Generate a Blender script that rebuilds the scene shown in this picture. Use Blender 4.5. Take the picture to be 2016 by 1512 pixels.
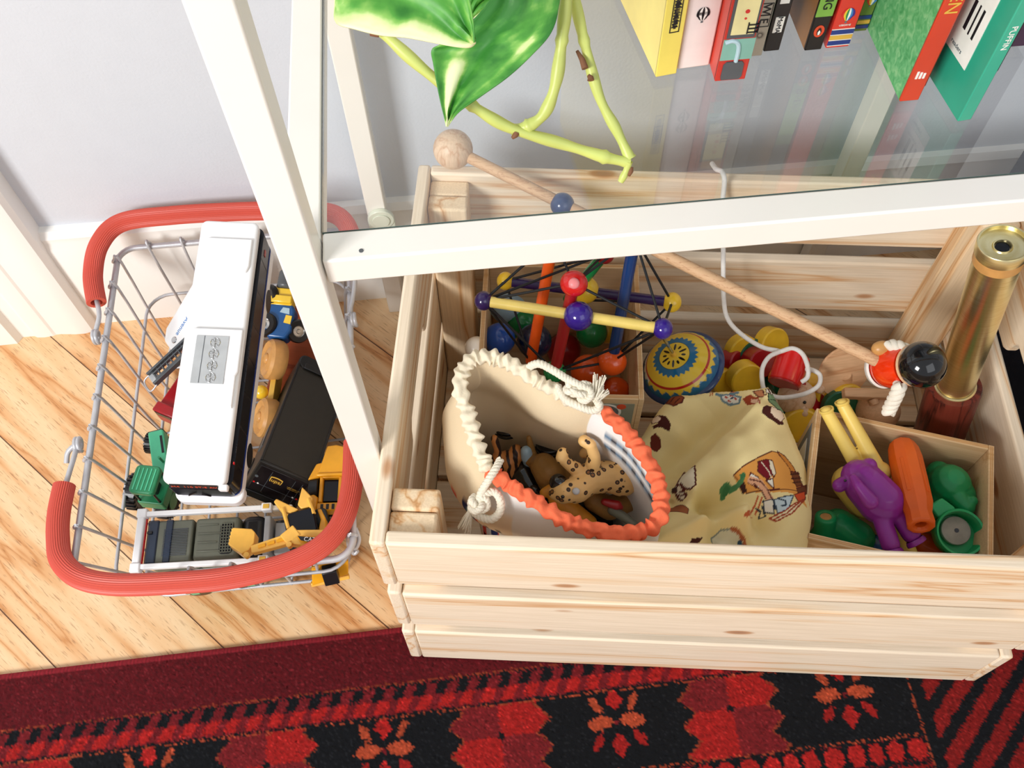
import bpy, bmesh, math, random
import numpy as np
from mathutils import Vector, Matrix, Euler, noise

for o in list(bpy.data.objects): bpy.data.objects.remove(o)
SC = bpy.context.scene
COL = SC.collection
PI = math.pi

# ------------------------------------------------------------------ camera
cam_d = bpy.data.cameras.new('camera'); cam = bpy.data.objects.new('camera', cam_d); COL.objects.link(cam)
SC.camera = cam
cam_d.sensor_width = 36.0; cam_d.sensor_fit = 'HORIZONTAL'
cam_d.lens = 36.0*1842.14/2016.0
cam_d.clip_start = .02
_r, _u, _f = Vector((.9951,-.0973,-.0154)), Vector((.0919,.8600,.5019)), Vector((.0356,.5009,-.8648))
cam.location = (-.17315,-.32205,.78420); cam.matrix_world = Matrix(((_r.x,_u.x,-_f.x,-.17315),(_r.y,_u.y,-_f.y,-.32205),(_r.z,_u.z,-_f.z,.78420),(0,0,0,1)))

# ------------------------------------------------------------------ light
SC.view_settings.view_transform = 'Standard'; SC.view_settings.look = 'None'
SC.view_settings.gamma = 1.0; SC.view_settings.use_curve_mapping = False
SC.view_settings.exposure = -.30
world = bpy.data.worlds.new('room_light'); SC.world = world; world.use_nodes = True
_bg = world.node_tree.nodes['Background']; _bg.inputs[0].default_value = (.95, .955, .975, 1); _bg.inputs[1].default_value = .66

def area_light(name, loc, target, size, power, col):
    d = bpy.data.lights.new(name, 'AREA'); d.energy = power; d.size = size; d.color = col
    o = bpy.data.objects.new(name, d); COL.objects.link(o); o.location = loc
    o.rotation_euler = (Vector(target)-Vector(loc)).to_track_quat('-Z', 'Y').to_euler()
    return o
area_light('window_daylight', (-1.75, -1.6, 1.55), (-.1, .05, .1), .75, 72, (1.0, .99, .97))
area_light('fill_light', (.9, -1.9, 1.9), (0, .1, .1), 1.6, 14, (.93, .96, 1.0))  # added fill lamp at front right, lifts the sides turned from the window

# ------------------------------------------------------------------ mesh helpers
class MB:
    def __init__(s): s.v=[]; s.f=[]; s.m=[]
    def add(s, vs, fs, M=None, m=0):
        b=len(s.v)
        for p in vs:
            p=Vector(p)
            s.v.append(M@p if M is not None else p)
        for f in fs: s.f.append([b+i for i in f]); s.m.append(m)
        return s
    def box(s, lo, hi, M=None, m=0):
        x0,y0,z0=lo; x1,y1,z1=hi
        return s.add([(x0,y0,z0),(x1,y0,z0),(x1,y1,z0),(x0,y1,z0),(x0,y0,z1),(x1,y0,z1),(x1,y1,z1),(x0,y1,z1)],
          [(0,3,2,1),(4,5,6,7),(0,1,5,4),(1,2,6,5),(2,3,7,6),(3,0,4,7)],M,m)
    def lathe(s, prof, M=None, n=32, m=0):
        vs=[];fs=[];idx=[]
        for r,z in prof:
            if r<1e-7: idx.append([len(vs)]*n); vs.append((0,0,z))
            else:
                idx.append(list(range(len(vs),len(vs)+n)))
                vs+= [(r*math.cos(2*PI*i/n), r*math.sin(2*PI*i/n), z) for i in range(n)]
        for a,b in zip(idx,idx[1:]):
            for i in range(n):
                j=(i+1)%n; f=[a[i],a[j],b[j],b[i]]; g=[]
                for q in f:
                    if q not in g: g.append(q)
                if len(g)>2: fs.append(g)
        return s.add(vs,fs,M,m)
    def sphere(s, c, r, sc=(1,1,1), R=None, n=24, m=0):
        M=Matrix.Translation(c)@(R.to_4x4() if R is not None else Matrix())@Matrix.Diagonal((r*sc[0],r*sc[1],r*sc[2],1))
        k=n//2
        return s.lathe([(math.sin(PI*i/k),-math.cos(PI*i/k)) if 0<i<k else (0,-math.cos(PI*i/k)) for i in range(k+1)],M,n,m)
    def cyl(s, p0, p1, r0, r1=None, n=20, m=0, cap=True):
        p0=Vector(p0);p1=Vector(p1);r1=r0 if r1 is None else r1
        d=p1-p0; M=Matrix.Translation(p0)@d.to_track_quat('Z','Y').to_matrix().to_4x4(); L=d.length
        pr=[(r0,0),(r1,L)]
        if cap: pr=[(0,0)]+pr+[(0,L)]
        return s.lathe(pr,M,n,m)
    def tube(s, pts, r, n=12, closed=False, m=0, cap=True, flat=1.0, up=None):
        P=[Vector(p) for p in pts]; N=len(P); R=r if isinstance(r,(list,tuple)) else [r]*N
        T=[]
        for i in range(N):
            a=P[(i-1)%N] if (closed or i>0) else P[i]; b=P[(i+1)%N] if (closed or i<N-1) else P[i]
            T.append((b-a).normalized())
        u=Vector(up) if up else (Vector((0,0,1)) if abs(T[0].z)<.9 else Vector((1,0,0)))
        vs=[];fs=[]
        for i in range(N):
            if up: u=Vector(up)
            u=(u-T[i]*u.dot(T[i])).normalized(); w=T[i].cross(u)
            for k in range(n):
                a=2*PI*k/n; vs.append(P[i]+(u*math.cos(a)*flat+w*math.sin(a))*R[i])
        for i in range(N if closed else N-1):
            j=(i+1)%N
            for k in range(n):
                l=(k+1)%n; fs.append((i*n+k,i*n+l,j*n+l,j*n+k))
        if not closed and cap:
            fs.append(tuple(range(n))[::-1]); fs.append(tuple((N-1)*n+k for k in range(n)))
        return s.add(vs,fs,None,m)
    def prism(s, out, z0, z1, M=None, m=0):
        n=len(out); vs=[(x,y,z0) for x,y in out]+[(x,y,z1) for x,y in out]
        fs=[tuple(range(n))[::-1],tuple(range(n,2*n))]+[(i,(i+1)%n,n+(i+1)%n,n+i) for i in range(n)]
        return s.add(vs,fs,M,m)
    def grid(s, nu, nv, fn, M=None, m=0, cu=False, cv=False):
        vs=[fn(i/(nu if cu else nu-1), j/(nv if cv else nv-1)) for i in range(nu) for j in range(nv)]
        fs=[]
        for i in range(nu if cu else nu-1):
            for j in range(nv if cv else nv-1):
                a=i;b=(i+1)%nu;c=j;d=(j+1)%nv
                fs.append((a*nv+c,b*nv+c,b*nv+d,a*nv+d))
        return s.add(vs,fs,M,m)
    def text(s, body, size, M=None, depth=.0001, m=0, align='CENTER'):
        cu=bpy.data.curves.new('t','FONT'); cu.body=body; cu.size=size; cu.extrude=depth; cu.align_x=align; cu.align_y='CENTER'; cu.resolution_u=3
        ob=bpy.data.objects.new('t',cu)
        me=bpy.data.meshes.new_from_object(ob)
        s.add([v.co for v in me.vertices],[tuple(p.vertices) for p in me.polygons],M,m)
        bpy.data.objects.remove(ob); bpy.data.curves.remove(cu); bpy.data.meshes.remove(me); return s

def spline(pts, n=8, closed=False):
    P=[Vector(p) for p in pts]; N=len(P); out=[]
    for i in range(N if closed else N-1):
        g=lambda k: P[k%N] if closed else P[max(0,min(N-1,k))]
        a,b,c,d=g(i-1),g(i),g(i+1),g(i+2)
        for k in range(n):
            t=k/n; out.append(.5*((2*b)+(c-a)*t+(2*a-5*b+4*c-d)*t*t+(3*b-a-3*c+d)*t**3))
    if not closed: out.append(P[-1])
    return out
def frame(o, x, y):
    """matrix with origin o, x axis along x, y axis near y"""
    x=Vector(x).normalized(); y=Vector(y); y=(y-x*y.dot(x)).normalized(); z=x.cross(y)
    return Matrix(((x.x,y.x,z.x,o[0]),(x.y,y.y,z.y,o[1]),(x.z,y.z,z.z,o[2]),(0,0,0,1)))

MW={}
def link_obj(name, mb, mats, parent=None, smooth=True, ang=35, bevel=0, seg=2, world=False, W=None):
    me=bpy.data.meshes.new(name)
    vs=mb.v
    if parent is not None and world:
        inv=MW[parent.name].inverted(); vs=[inv@v for v in vs]
    me.from_pydata([tuple(v) for v in vs],[],mb.f)
    if not isinstance(mats,(list,tuple)): mats=[mats]
    for m in mats: me.materials.append(m)
    if len(mats)>1:
        for p,mi in zip(me.polygons,mb.m): p.material_index=mi
    if smooth:
        me.shade_smooth(); me.set_sharp_from_angle(angle=math.radians(ang))
    me.update()
    ob=bpy.data.objects.new(name,me); COL.objects.link(ob)
    if parent is not None: ob.parent=parent; MW[ob.name]=MW[parent.name].copy()
    else:
        MW[ob.name]=Matrix()
    if W is not None: ob.matrix_world=W; MW[ob.name]=W
    if bevel:
        b=ob.modifiers.new('bevel','BEVEL'); b.width=bevel; b.segments=seg; b.limit_method='ANGLE'; b.angle_limit=math.radians(40); b.harden_normals=False
    return ob
def thing(name, label, cat, W=None, group=None):
    o=bpy.data.objects.new(name,None); COL.objects.link(o); o.empty_display_size=.01
    W=W if isinstance(W,Matrix) else Matrix.Translation(W or (0,0,0))
    o.matrix_world=W; MW[o.name]=W.copy(); o['label']=label; o['category']=cat
    if group: o['group']=group
    return o
def tag(o,label,cat,group=None):
    o['label']=label; o['category']=cat
    if group: o['group']=group
    return o
def struct(name, mb, m, **k):
    o=link_obj(name,mb,m,**k); o['kind']='structure'; return o
def remesh(ob, vox, smooth=4):
    r=ob.modifiers.new('skin','REMESH'); r.mode='VOXEL'; r.voxel_size=vox; r.use_smooth_shade=True
    s=ob.modifiers.new('smooth','SMOOTH'); s.iterations=smooth; s.factor=.5
    return ob
def place(mb, fn):
    """world mesh around a base point so the object's origin sits on the object"""
    return mb

# ------------------------------------------------------------------ materials
def srgb(h):
    if isinstance(h,str):
        h=h.lstrip('#'); c=[int(h[i:i+2],16)/255 for i in (0,2,4)]
        return tuple((x/12.92 if x<=.04045 else ((x+.055)/1.055)**2.4) for x in c)
    return tuple(h)
class NT:
    def __init__(s,name):
        s.mat=bpy.data.materials.new(name); s.mat.use_nodes=True; s.t=s.mat.node_tree; s.b=s.t.nodes['Principled BSDF']; s.out=s.t.nodes['Material Output']
    def n(s,typ,**k):
        nd=s.t.nodes.new(typ)
        for a,b in k.items():
            if a.startswith('i_'):
                key=a[2:]; key=int(key) if key.isdigit() else key.replace('_',' ')
                nd.inputs[key].default_value=b
            else: setattr(nd,a,b)
        return nd
    def l(s,a,b): s.t.links.new(a,b)
    def ramp(s,fac,stops,mode='LINEAR'):
        r=s.n('ShaderNodeValToRGB'); r.color_ramp.interpolation=mode
        while len(r.color_ramp.elements)<len(stops): r.color_ramp.elements.new(.5)
        for e,(p,c) in zip(r.color_ramp.elements,stops): e.position=p; e.color=(*srgb(c),1)
        s.l(fac,r.inputs[0]); return r.outputs[0]
    def coords(s,scale=(1,1,1),kind='Object',rot=(0,0,0),rand=False):
        tc=s.n('ShaderNodeTexCoord'); mp=s.n('ShaderNodeMapping'); mp.inputs['Scale'].default_value=scale; mp.inputs['Rotation'].default_value=rot
        if rand:
            oi=s.n('ShaderNodeObjectInfo'); ml=s.n('ShaderNodeVectorMath',operation='SCALE'); ml.inputs[0].default_value=(3.1,5.7,2.3); s.l(oi.outputs['Random'],ml.inputs['Scale'])
            ad=s.n('ShaderNodeVectorMath',operation='ADD'); s.l(tc.outputs[kind],ad.inputs[0]); s.l(ml.outputs[0],ad.inputs[1]); s.l(ad.outputs[0],mp.inputs[0])
        else: s.l(tc.outputs[kind],mp.inputs[0])
        return mp.outputs[0]
    def bump(s,h,st=.3,dist=.001):
        b=s.n('ShaderNodeBump'); b.inputs['Strength'].default_value=st; b.inputs['Distance'].default_value=dist; s.l(h,b.inputs['Height']); s.l(b.outputs[0],s.b.inputs['Normal'])
def plain(name,col,rough=.45,metal=0,bump=0,bs=900,var=.06,spec=.5,coat=0):
    k=NT(name); v=k.coords()
    nz=k.n('ShaderNodeTexNoise',i_Scale=bs*.12,i_Detail=3.0); k.l(v,nz.inputs['Vector'])
    c=srgb(col); a=tuple(max(0,x*(1-var)) for x in c); b=tuple(min(1,x*(1+var)) for x in c)
    k.l(k.ramp(nz.outputs[0],[(.3,a),(.7,b)]),k.b.inputs['Base Color'])
    k.b.inputs['Roughness'].default_value=rough; k.b.inputs['Metallic'].default_value=metal; k.b.inputs['Specular IOR Level'].default_value=spec
    if coat: k.b.inputs['Coat Weight'].default_value=coat; k.b.inputs['Coat Roughness'].default_value=.08
    if bump:
        n2=k.n('ShaderNodeTexNoise',i_Scale=float(bs),i_Detail=2.0); k.l(v,n2.inputs['Vector']); k.bump(n2.outputs[0],bump,.0006)
    return k.mat
def wood(name,base,dark,axis=0,ring=1.0,rough=.55,knots=True,mid=None,kind='Object',contrast=1.0):
    """long grain along the given object axis, growth rings warped by noise, a few knots"""
    k=NT(name); st=[1.,1.,1.]; st[axis]=.055
    v=k.coords(tuple(st),kind=kind,rand=True)
    n1=k.n('ShaderNodeTexNoise',i_Scale=26.0*ring,i_Detail=4.0,i_Roughness=.55,i_Distortion=.35); k.l(v,n1.inputs['Vector'])
    ml=k.n('ShaderNodeMath',operation='MULTIPLY'); ml.inputs[1].default_value=9.0; k.l(n1.outputs[0],ml.inputs[0])
    fr=k.n('ShaderNodeMath',operation='PINGPONG'); fr.inputs[1].default_value=1.0; k.l(ml.outputs[0],fr.inputs[0])
    mid=mid or tuple((a*.55+b*.45) for a,b in zip(srgb(base),srgb(dark)))
    c1=k.ramp(fr.outputs[0],[(0,base),(.55,base),(.86,mid),(1,dark)])
    st2=[260.,260.,260.]; st2[axis]=7.
    v2=k.coords(tuple(st2),kind=kind,rand=True)
    n2=k.n('ShaderNodeTexNoise',i_Scale=3.0,i_Detail=2.0); k.l(v2,n2.inputs['Vector'])
    c2=k.ramp(n2.outputs[0],[(.35,(.86,.84,.80)),(.65,(1,1,1))])
    mx=k.n('ShaderNodeMix',data_type='RGBA',blend_type='MULTIPLY'); mx.inputs[0].default_value=.75*contrast; k.l(c1,mx.inputs[6]); k.l(c2,mx.inputs[7])
    last=mx.outputs[2]
    if knots:
        st3=[9.,22.,22.]; 
        if axis==1: st3=[22.,9.,22.]
        if axis==2: st3=[22.,22.,9.]
        v3=k.coords(tuple(st3),kind=kind,rand=True)
        vo=k.n('ShaderNodeTexVoronoi'); vo.inputs['Scale'].default_value=.95; vo.inputs['Randomness'].default_value=1.; k.l(v3,vo.inputs['Vector'])
        kc=k.ramp(vo.outputs['Distance'],[(0,'#8a5a3a'),(.05,'#b07a52'),(.075,'#c9976a'),(.11,(1,1,1)),(1,(1,1,1))])
        m2=k.n('ShaderNodeMix',data_type='RGBA',blend_type='MULTIPLY'); m2.inputs[0].default_value=.8; k.l(last,m2.inputs[6]); k.l(kc,m2.inputs[7]); last=m2.outputs[2]
    k.l(last,k.b.inputs['Base Color']); k.b.inputs['Roughness'].default_value=rough; k.b.inputs['Specular IOR Level'].default_value=.35
    k.bump(n2.outputs[0],.25,.0004)
    return k.mat
def painted(name,rough=.8,bs=700,bump=.3,sheen=0,dist=.0005):
    """colour comes from the pattern stored on the mesh (printed or woven pattern)"""
    k=NT(name); a=k.n('ShaderNodeAttribute'); a.attribute_name='pattern'
    k.l(a.outputs['Color'],k.b.inputs['Base Color']); k.b.inputs['Roughness'].default_value=rough; k.b.inputs['Specular IOR Level'].default_value=.3
    if sheen: k.b.inputs['Sheen Weight'].default_value=sheen
    if bump:
        n2=k.n('ShaderNodeTexNoise',i_Scale=float(bs),i_Detail=3.0); k.l(k.coords(),n2.inputs['Vector']); k.bump(n2.outputs[0],bump,dist)
    return k.mat
def set_pattern(ob, arr):
    at=ob.data.color_attributes.new('pattern','FLOAT_COLOR','POINT')
    buf=np.ones((len(ob.data.vertices),4),dtype=np.float32); buf[:,:3]=arr; at.data.foreach_set('color',buf.ravel())

M={}
M['wall']=plain('wall_paint','#d3d8e0',.75,bump=.25,bs=420,var=.01)
M['trim']=plain('trim_gloss_paint','#f7f6f2',.3,bump=.05,bs=60,var=.01)
M['steel']=plain('white_enamel_metal','#f4f1ea',.32,bump=.02,bs=300,var=.01)
M['cap']=plain('translucent_plastic','#dde3d0',.3,var=.02)
M['pine']=wood('pine_wood_x','#f6e4cb','#dfb184',0,mid='#efd3b0')
M['pine_y']=wood('pine_wood_y','#f6e4cb','#dfb184',1,mid='#efd3b0')
M['pine_z']=wood('pine_wood_z','#f2d9b6','#cf9a66',2,mid='#e4bd90',knots=False)
M['ply']=wood('plywood_face','#e6c79c','#cfa675',0,.6,knots=False)
M['ply_edge']=wood('plywood_edge','#dfc4a0','#b98f62',0,3,knots=False)
M['beech']=wood('beech_wood','#dfb48c','#c8946a',0,1.6,knots=False,rough=.45)
M['ballwood']=wood('beech_ball','#e4c6a8','#d0a684',2,2.,knots=False,rough=.4)
M['tan']=plain('varnished_tan_wood','#cc9656',.35,var=.12)
M['redwood']=wood('red_brown_wood','#9a4a28','#6d2c14',1,1.5,knots=False,rough=.35)
M['dkwood']=wood('rosewood','#6e2c20','#35100c',2,2.2,knots=False,rough=.4)
for n,c,r in [('red','#d81e1e',.22),('orange','#ee5a16',.22),('yellow','#f2c832',.25),('ylw_rod','#f3d774',.3),('blue','#1f56b8',.15),('navy','#10203f',.15),('bluerod','#13386e',.2),('purple','#331a86',.15),('dpurple','#2a1550',.2),('green','#118a48',.2),('dgreen','#0b5c3c',.35),('crimson','#a81820',.3),('white','#efece4',.25),('black','#0b0c10',.1),
   ('paleblue','#a9c6d6',.3)]:
    M[n]=plain('paint_'+n,c,r,coat=.4,var=.05)
M['cord_black']=plain('black_elastic','#0c0e12',.6)
M['rub_yellow']=plain('yellow_rubber','#efd06a',.42,var=.04,bump=.05,bs=500)
M['rub_purple']=plain('purple_rubber','#8c2a92',.3,var=.05)
M['rub_orange']=plain('orange_rubber','#e2600f',.38,var=.04)
M['rub_green']=plain('green_rubber','#129257',.35,var=.06)
M['rub_green2']=plain('bright_green_rubber','#22b06c',.35,var=.06)
M['grip']=None
M['zinc']=plain('galvanised_wire','#c6c6ca',.42,.35,bump=.15,bs=500,var=.12)
M['chrome']=plain('bright_metal','#c8c8c8',.18,1.)
M['bus_white']=plain('bus_white_plastic','#f4f4f5',.3,var=.01)
M['grey_pl']=plain('grey_plastic','#b9bcbe',.35)
M['dkgrey']=plain('dark_grey_plastic','#565b5f',.35)
M['olive']=plain('olive_grey_plastic','#6f7263',.4)
M['blk_glass']=plain('tinted_window','#080b16',.22,spec=.3)
M['blk_pl']=plain('black_plastic','#17171a',.32,bump=.06,bs=300)
M['brown_blk']=plain('dark_brown_plastic','#221f1c',.42,bump=.05,bs=300)
M['navy_strip']=plain('blue_stripe','#1f3a86',.25)
M['tr_green']=plain('tractor_green','#2d8f5f',.35)
M['tr_mint']=plain('hood_mint_green','#55c99a',.35)
M['cat_yellow']=plain('machine_yellow','#f0a81e',.35)
M['cat_yellow2']=plain('pale_machine_yellow','#f8bf55',.35)
M['fire_red']=plain('fire_red_plastic','#b01822',.3)
M['car_blue']=plain('car_blue','#15508c',.25)
M['navy_cloth']=plain('navy_fabric','#111c33',.9,bump=.4,bs=900)
M['gold']=plain('gold_print','#e0b24a',.4)
M['ledred']=plain('red_orange_print','#e2512f',.5)
M['inkblk']=plain('black_print','#15151c',.5)
M['inkwhite']=plain('white_print','#f4f2ec',.5)
M['inkblue']=plain('blue_print','#3a7fc4',.5)
M['inkgrey']=plain('grey_print','#6e7478',.5)
M['cap_cream']=plain('cream_cord','#efe6d2',.9,bump=.8,bs=1400,var=.05)
M['rope']=plain('white_cotton_rope','#ece4d4',.9,bump=.5,bs=1500,var=.05)
M['cordwhite']=plain('white_braided_cord','#eceae6',.85,bump=.6,bs=2200,var=.04)
M['canvas']=plain('cream_canvas','#efe1c6',.88,bump=.35,bs=1500,var=.03)
M['coral']=plain('coral_cotton','#f07048',.85,bump=.4,bs=1500,var=.06)
M['lid']=plain('dark_lid','#1d1a16',.3)
M['fawn']=plain('lion_fawn','#9a7138',.5,bump=.3,bs=500,var=.2)
M['ochre']=plain('ochre_plastic','#d9922a',.45,bump=.2,bs=500,var=.15)

def grip_mat():
    k=NT('red_ribbed_rubber'); k.b.inputs['Base Color'].default_value=(*srgb('#cf5242'),1); k.b.inputs['Roughness'].default_value=.46
    return k.mat
M['grip']=grip_mat()
def brass():
    k=NT('brushed_brass'); v=k.coords((60,60,2600))
    n=k.n('ShaderNodeTexNoise',i_Scale=1.0,i_Detail=3.0); k.l(v,n.inputs['Vector'])
    k.l(k.ramp(n.outputs[0],[(.3,'#e2d193'),(.7,'#f6ecc0')]),k.b.inputs['Base Color'])
    k.b.inputs['Metallic'].default_value=1.; k.b.inputs['Roughness'].default_value=.30
    k.bump(n.outputs[0],.15,.0003); return k.mat
M['brass']=brass()
def thin_glass():
    k=NT('clear_shelf_glass'); tr=k.n('ShaderNodeBsdfTransparent'); tr.inputs[0].default_value=(.982,.992,.988,1)
    gl=k.n('ShaderNodeBsdfGlossy'); gl.inputs['Roughness'].default_value=.0; gl.inputs['Color'].default_value=(1,1,1,1)
    lw=k.n('ShaderNodeLayerWeight'); lw.inputs[0].default_value=.5
    pw=k.n('ShaderNodeMath',operation='POWER'); pw.inputs[1].default_value=4.; k.l(lw.outputs['Facing'],pw.inputs[0])
    fr=k.n('ShaderNodeMath',operation='MULTIPLY_ADD'); fr.inputs[1].default_value=.93; fr.inputs[2].default_value=.055; k.l(pw.outputs[0],fr.inputs[0])
    mx=k.n('ShaderNodeMixShader'); k.l(fr.outputs[0],mx.inputs[0]); k.l(tr.outputs[0],mx.inputs[1]); k.l(gl.outputs[0],mx.inputs[2]); k.l(mx.outputs[0],k.out.inputs[0])
    return k.mat
M['glass']=thin_glass()
M['glass_edge']=plain('green_glass_edge','#5d6f6a',.1)
def tint(name,col,rough=.08,alpha=.65):
    k=NT(name); k.b.inputs['Base Color'].default_value=(*srgb(col),1); k.b.inputs['Roughness'].default_value=rough; k.b.inputs['Alpha'].default_value=alpha; return k.mat
M['windshield']=tint('blue_clear_plastic','#1c2f4c',.08,.75)
M['brown_clear']=tint('smoky_clear_cover','#2a1c20',.08,.45)
def spots(name,base,dark,scale,thr=.34):
    k=NT(name); v=k.coords((1,1,1)); vo=k.n('ShaderNodeTexVoronoi'); vo.inputs['Scale'].default_value=scale; k.l(v,vo.inputs['Vector'])
    c=k.ramp(vo.outputs['Distance'],[(0,'#8a5a2c'),(.17,'#8a5a2c'),(.2,dark),(thr,dark),(thr+.04,base),(1,base)])
    k.l(c,k.b.inputs['Base Color']); k.b.inputs['Roughness'].default_value=.5; return k.mat
M['leopard']=spots('leopard_coat','#e2b674','#2c1a10',175.,.30)
def stripes(name,a,b,scale,axis=0):
    k=NT(name); w=k.n('ShaderNodeTexWave'); w.bands_direction='XYZ'[axis]; w.inputs['Scale'].default_value=scale; w.inputs['Distortion'].default_value=3.; w.inputs['Detail Scale'].default_value=2.
    k.l(k.coords(),w.inputs['Vector']); k.l(k.ramp(w.outputs[0],[(.55,a),(.7,b)]),k.b.inputs['Base Color']); k.b.inputs['Roughness'].default_value=.5; return k.mat
M['tiger']=stripes('tiger_coat','#c98344','#2a1710',55.)
def leafmat():
    k=NT('variegated_leaf'); v=k.coords((1,1,1))
    n=k.n('ShaderNodeTexNoise',i_Scale=38.0,i_Detail=5.0,i_Roughness=.6,i_Distortion=.8); k.l(v,n.inputs['Vector'])
    at=k.n('ShaderNodeAttribute'); at.attribute_name='pattern'
    n2=k.n('ShaderNodeTexNoise',i_Scale=160.0,i_Detail=3.0); k.l(v,n2.inputs['Vector'])
    a=k.n('ShaderNodeMath',operation='MULTIPLY_ADD'); k.l(n.outputs[0],a.inputs[0]); a.inputs[1].default_value=.55; 
    sp=k.n('ShaderNodeSeparateColor'); k.l(at.outputs['Color'],sp.inputs[0]); k.l(sp.outputs[0],a.inputs[2])
    b=k.n('ShaderNodeMath',operation='MULTIPLY_ADD'); k.l(n2.outputs[0],b.inputs[0]); b.inputs[1].default_value=.18; k.l(a.outputs[0],b.inputs[2])
    k.l(k.ramp(b.outputs[0],[(.30,'#2f7a28'),(.45,'#559f3c'),(.55,'#8cc05c'),(.63,'#cfe096'),(.80,'#e9eebb')]),k.b.inputs['Base Color'])
    k.b.inputs['Roughness'].default_value=.5; k.b.inputs['Subsurface Weight'].default_value=.08; k.b.inputs['Subsurface Radius'].default_value=(.002,.004,.001)
    k.bump(n2.outputs[0],.2,.0006); return k.mat
M['leaf']=leafmat()
M['stem']=plain('yellow_green_stem','#c6d070',.4,bs=300,var=.16)
M['twig']=plain('brown_node','#7a5034',.7)

def floor_mat():
    k=NT('oak_plank_floor')
    v=k.coords((1,1,1),rot=(0,0,-PI*.25))
    # plank index across x', grain along y'
    sx=k.n('ShaderNodeSeparateXYZ'); k.l(v,sx.inputs[0])
    dv=k.n('ShaderNodeMath',operation='DIVIDE'); dv.inputs[1].default_value=.1; k.l(sx.outputs[0],dv.inputs[0])
    ad=k.n('ShaderNodeMath',operation='ADD'); ad.inputs[1].default_value=.555; k.l(dv.outputs[0],ad.inputs[0])
    fl=k.n('ShaderNodeMath',operation='FLOOR'); k.l(ad.outputs[0],fl.inputs[0])
    fc=k.n('ShaderNodeMath',operation='FRACT'); k.l(ad.outputs[0],fc.inputs[0])
    wn=k.n('ShaderNodeTexWhiteNoise'); wn.noise_dimensions='1D'; k.l(fl.outputs[0],wn.inputs['W'])
    off=k.n('ShaderNodeMath',operation='MULTIPLY'); off.inputs[1].default_value=7.; k.l(wn.outputs[0],off.inputs[0])
    cb=k.n('ShaderNodeCombineXYZ'); 
    xs=k.n('ShaderNodeMath',operation='ADD'); k.l(sx.outputs[0],xs.inputs[0]); k.l(off.outputs[0],xs.inputs[1])
    ys=k.n('ShaderNodeMath',operation='MULTIPLY'); ys.inputs[1].default_value=.085; k.l(sx.outputs[1],ys.inputs[0])
    k.l(xs.outputs[0],cb.inputs[0]); k.l(ys.outputs[0],cb.inputs[1])
    n1=k.n('ShaderNodeTexNoise',i_Scale=40.0,i_Detail=3.0,i_Roughness=.5,i_Distortion=.2); k.l(cb.outputs[0],n1.inputs['Vector'])
    ml=k.n('ShaderNodeMath',operation='MULTIPLY'); ml.inputs[1].default_value=5.; k.l(n1.outputs[0],ml.inputs[0])
    pp=k.n('ShaderNodeMath',operation='PINGPONG'); pp.inputs[1].default_value=1.; k.l(ml.outputs[0],pp.inputs[0])
    c1=k.ramp(pp.outputs[0],[(0,'#f3d6ae'),(.6,'#ecc698'),(.9,'#dfac78'),(1,'#cc9058')])
    # short dark pores
    vm=k.n('ShaderNodeVectorMath',operation='MULTIPLY'); vm.inputs[1].default_value=(900,70,1); 
    cb2=k.n('ShaderNodeCombineXYZ'); k.l(xs.outputs[0],cb2.inputs[0]); k.l(sx.outputs[1],cb2.inputs[1]); k.l(cb2.outputs[0],vm.inputs[0])
    n2=k.n('ShaderNodeTexNoise',i_Scale=1.0,i_Detail=2.0); k.l(vm.outputs[0],n2.inputs['Vector'])
    c2=k.ramp(n2.outputs[0],[(.3,'#8a5a30'),(.42,(1,1,1)),(1,(1,1,1))])
    mx=k.n('ShaderNodeMix',data_type='RGBA',blend_type='MULTIPLY'); mx.inputs[0].default_value=.5; k.l(c1,mx.inputs[6]); k.l(c2,mx.inputs[7])
    tone=k.ramp(wn.outputs[0],[(0,(1,.93,.85)),(1,(1,1,1))])
    m3=k.n('ShaderNodeMix',data_type='RGBA',blend_type='MULTIPLY'); m3.inputs[0].default_value=1.; k.l(mx.outputs[2],m3.inputs[6]); k.l(tone,m3.inputs[7])
    gap=k.ramp(fc.outputs[0],[(0,'#5a371c'),(.007,'#5a371c'),(.013,(1,1,1)),(1,(1,1,1))])
    m4=k.n('ShaderNodeMix',data_type='RGBA',blend_type='MULTIPLY'); m4.inputs[0].default_value=1.; k.l(m3.outputs[2],m4.inputs[6]); k.l(gap,m4.inputs[7])
    k.l(m4.outputs[2],k.b.inputs['Base Color']); k.b.inputs['Roughness'].default_value=.38
    k.bump(n2.outputs[0],.15,.0004); return k.mat
M['floor']=floor_mat()
# ================================================================== SETTING
WY_=.2505                                    # wall face
struct('floor', MB().box((-1.6,-1.6,-.03),(1.6,.27,-.004)), M['floor'], smooth=False)
struct('wall_back', MB().box((-1.6,WY_+.012,-.004),(1.6,WY_+.11,1.5)), M['wall'], smooth=False)
# baseboard with a rounded cap
hb=.138
prof=[(0,0),(-.012,0),(-.012,hb-.022),(-.0095,hb-.014),(-.010,hb-.008),(-.006,hb-.001),(0,hb)]
bbm=MB().prism([(y,z) for y,z in prof][::-1],-.56,1.6,Matrix(((0,0,1,0),(1,0,0,WY_+.012),(0,1,0,-.004),(0,0,0,1))))
struct('baseboard_back', bbm, M['trim'], ang=25)
# door casing on the left with stepped moulding
cp=[(-.5535,0),(-.5535,-.017),(-.5575,-.0215),(-.566,-.0232),(-.575,-.0230),(-.590,-.0212),(-.5945,-.0212),(-.597,-.0225),(-.606,-.0234),(-.613,-.0228),(-.6165,-.0208),(-.628,-.0208),(-.632,-.028),(-.70,-.030),(-.70,0)]
struct('trim_1', MB().prism([(x,WY_+.012+y) for x,y in cp],-.004,1.5), M['trim'], ang=20)

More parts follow.
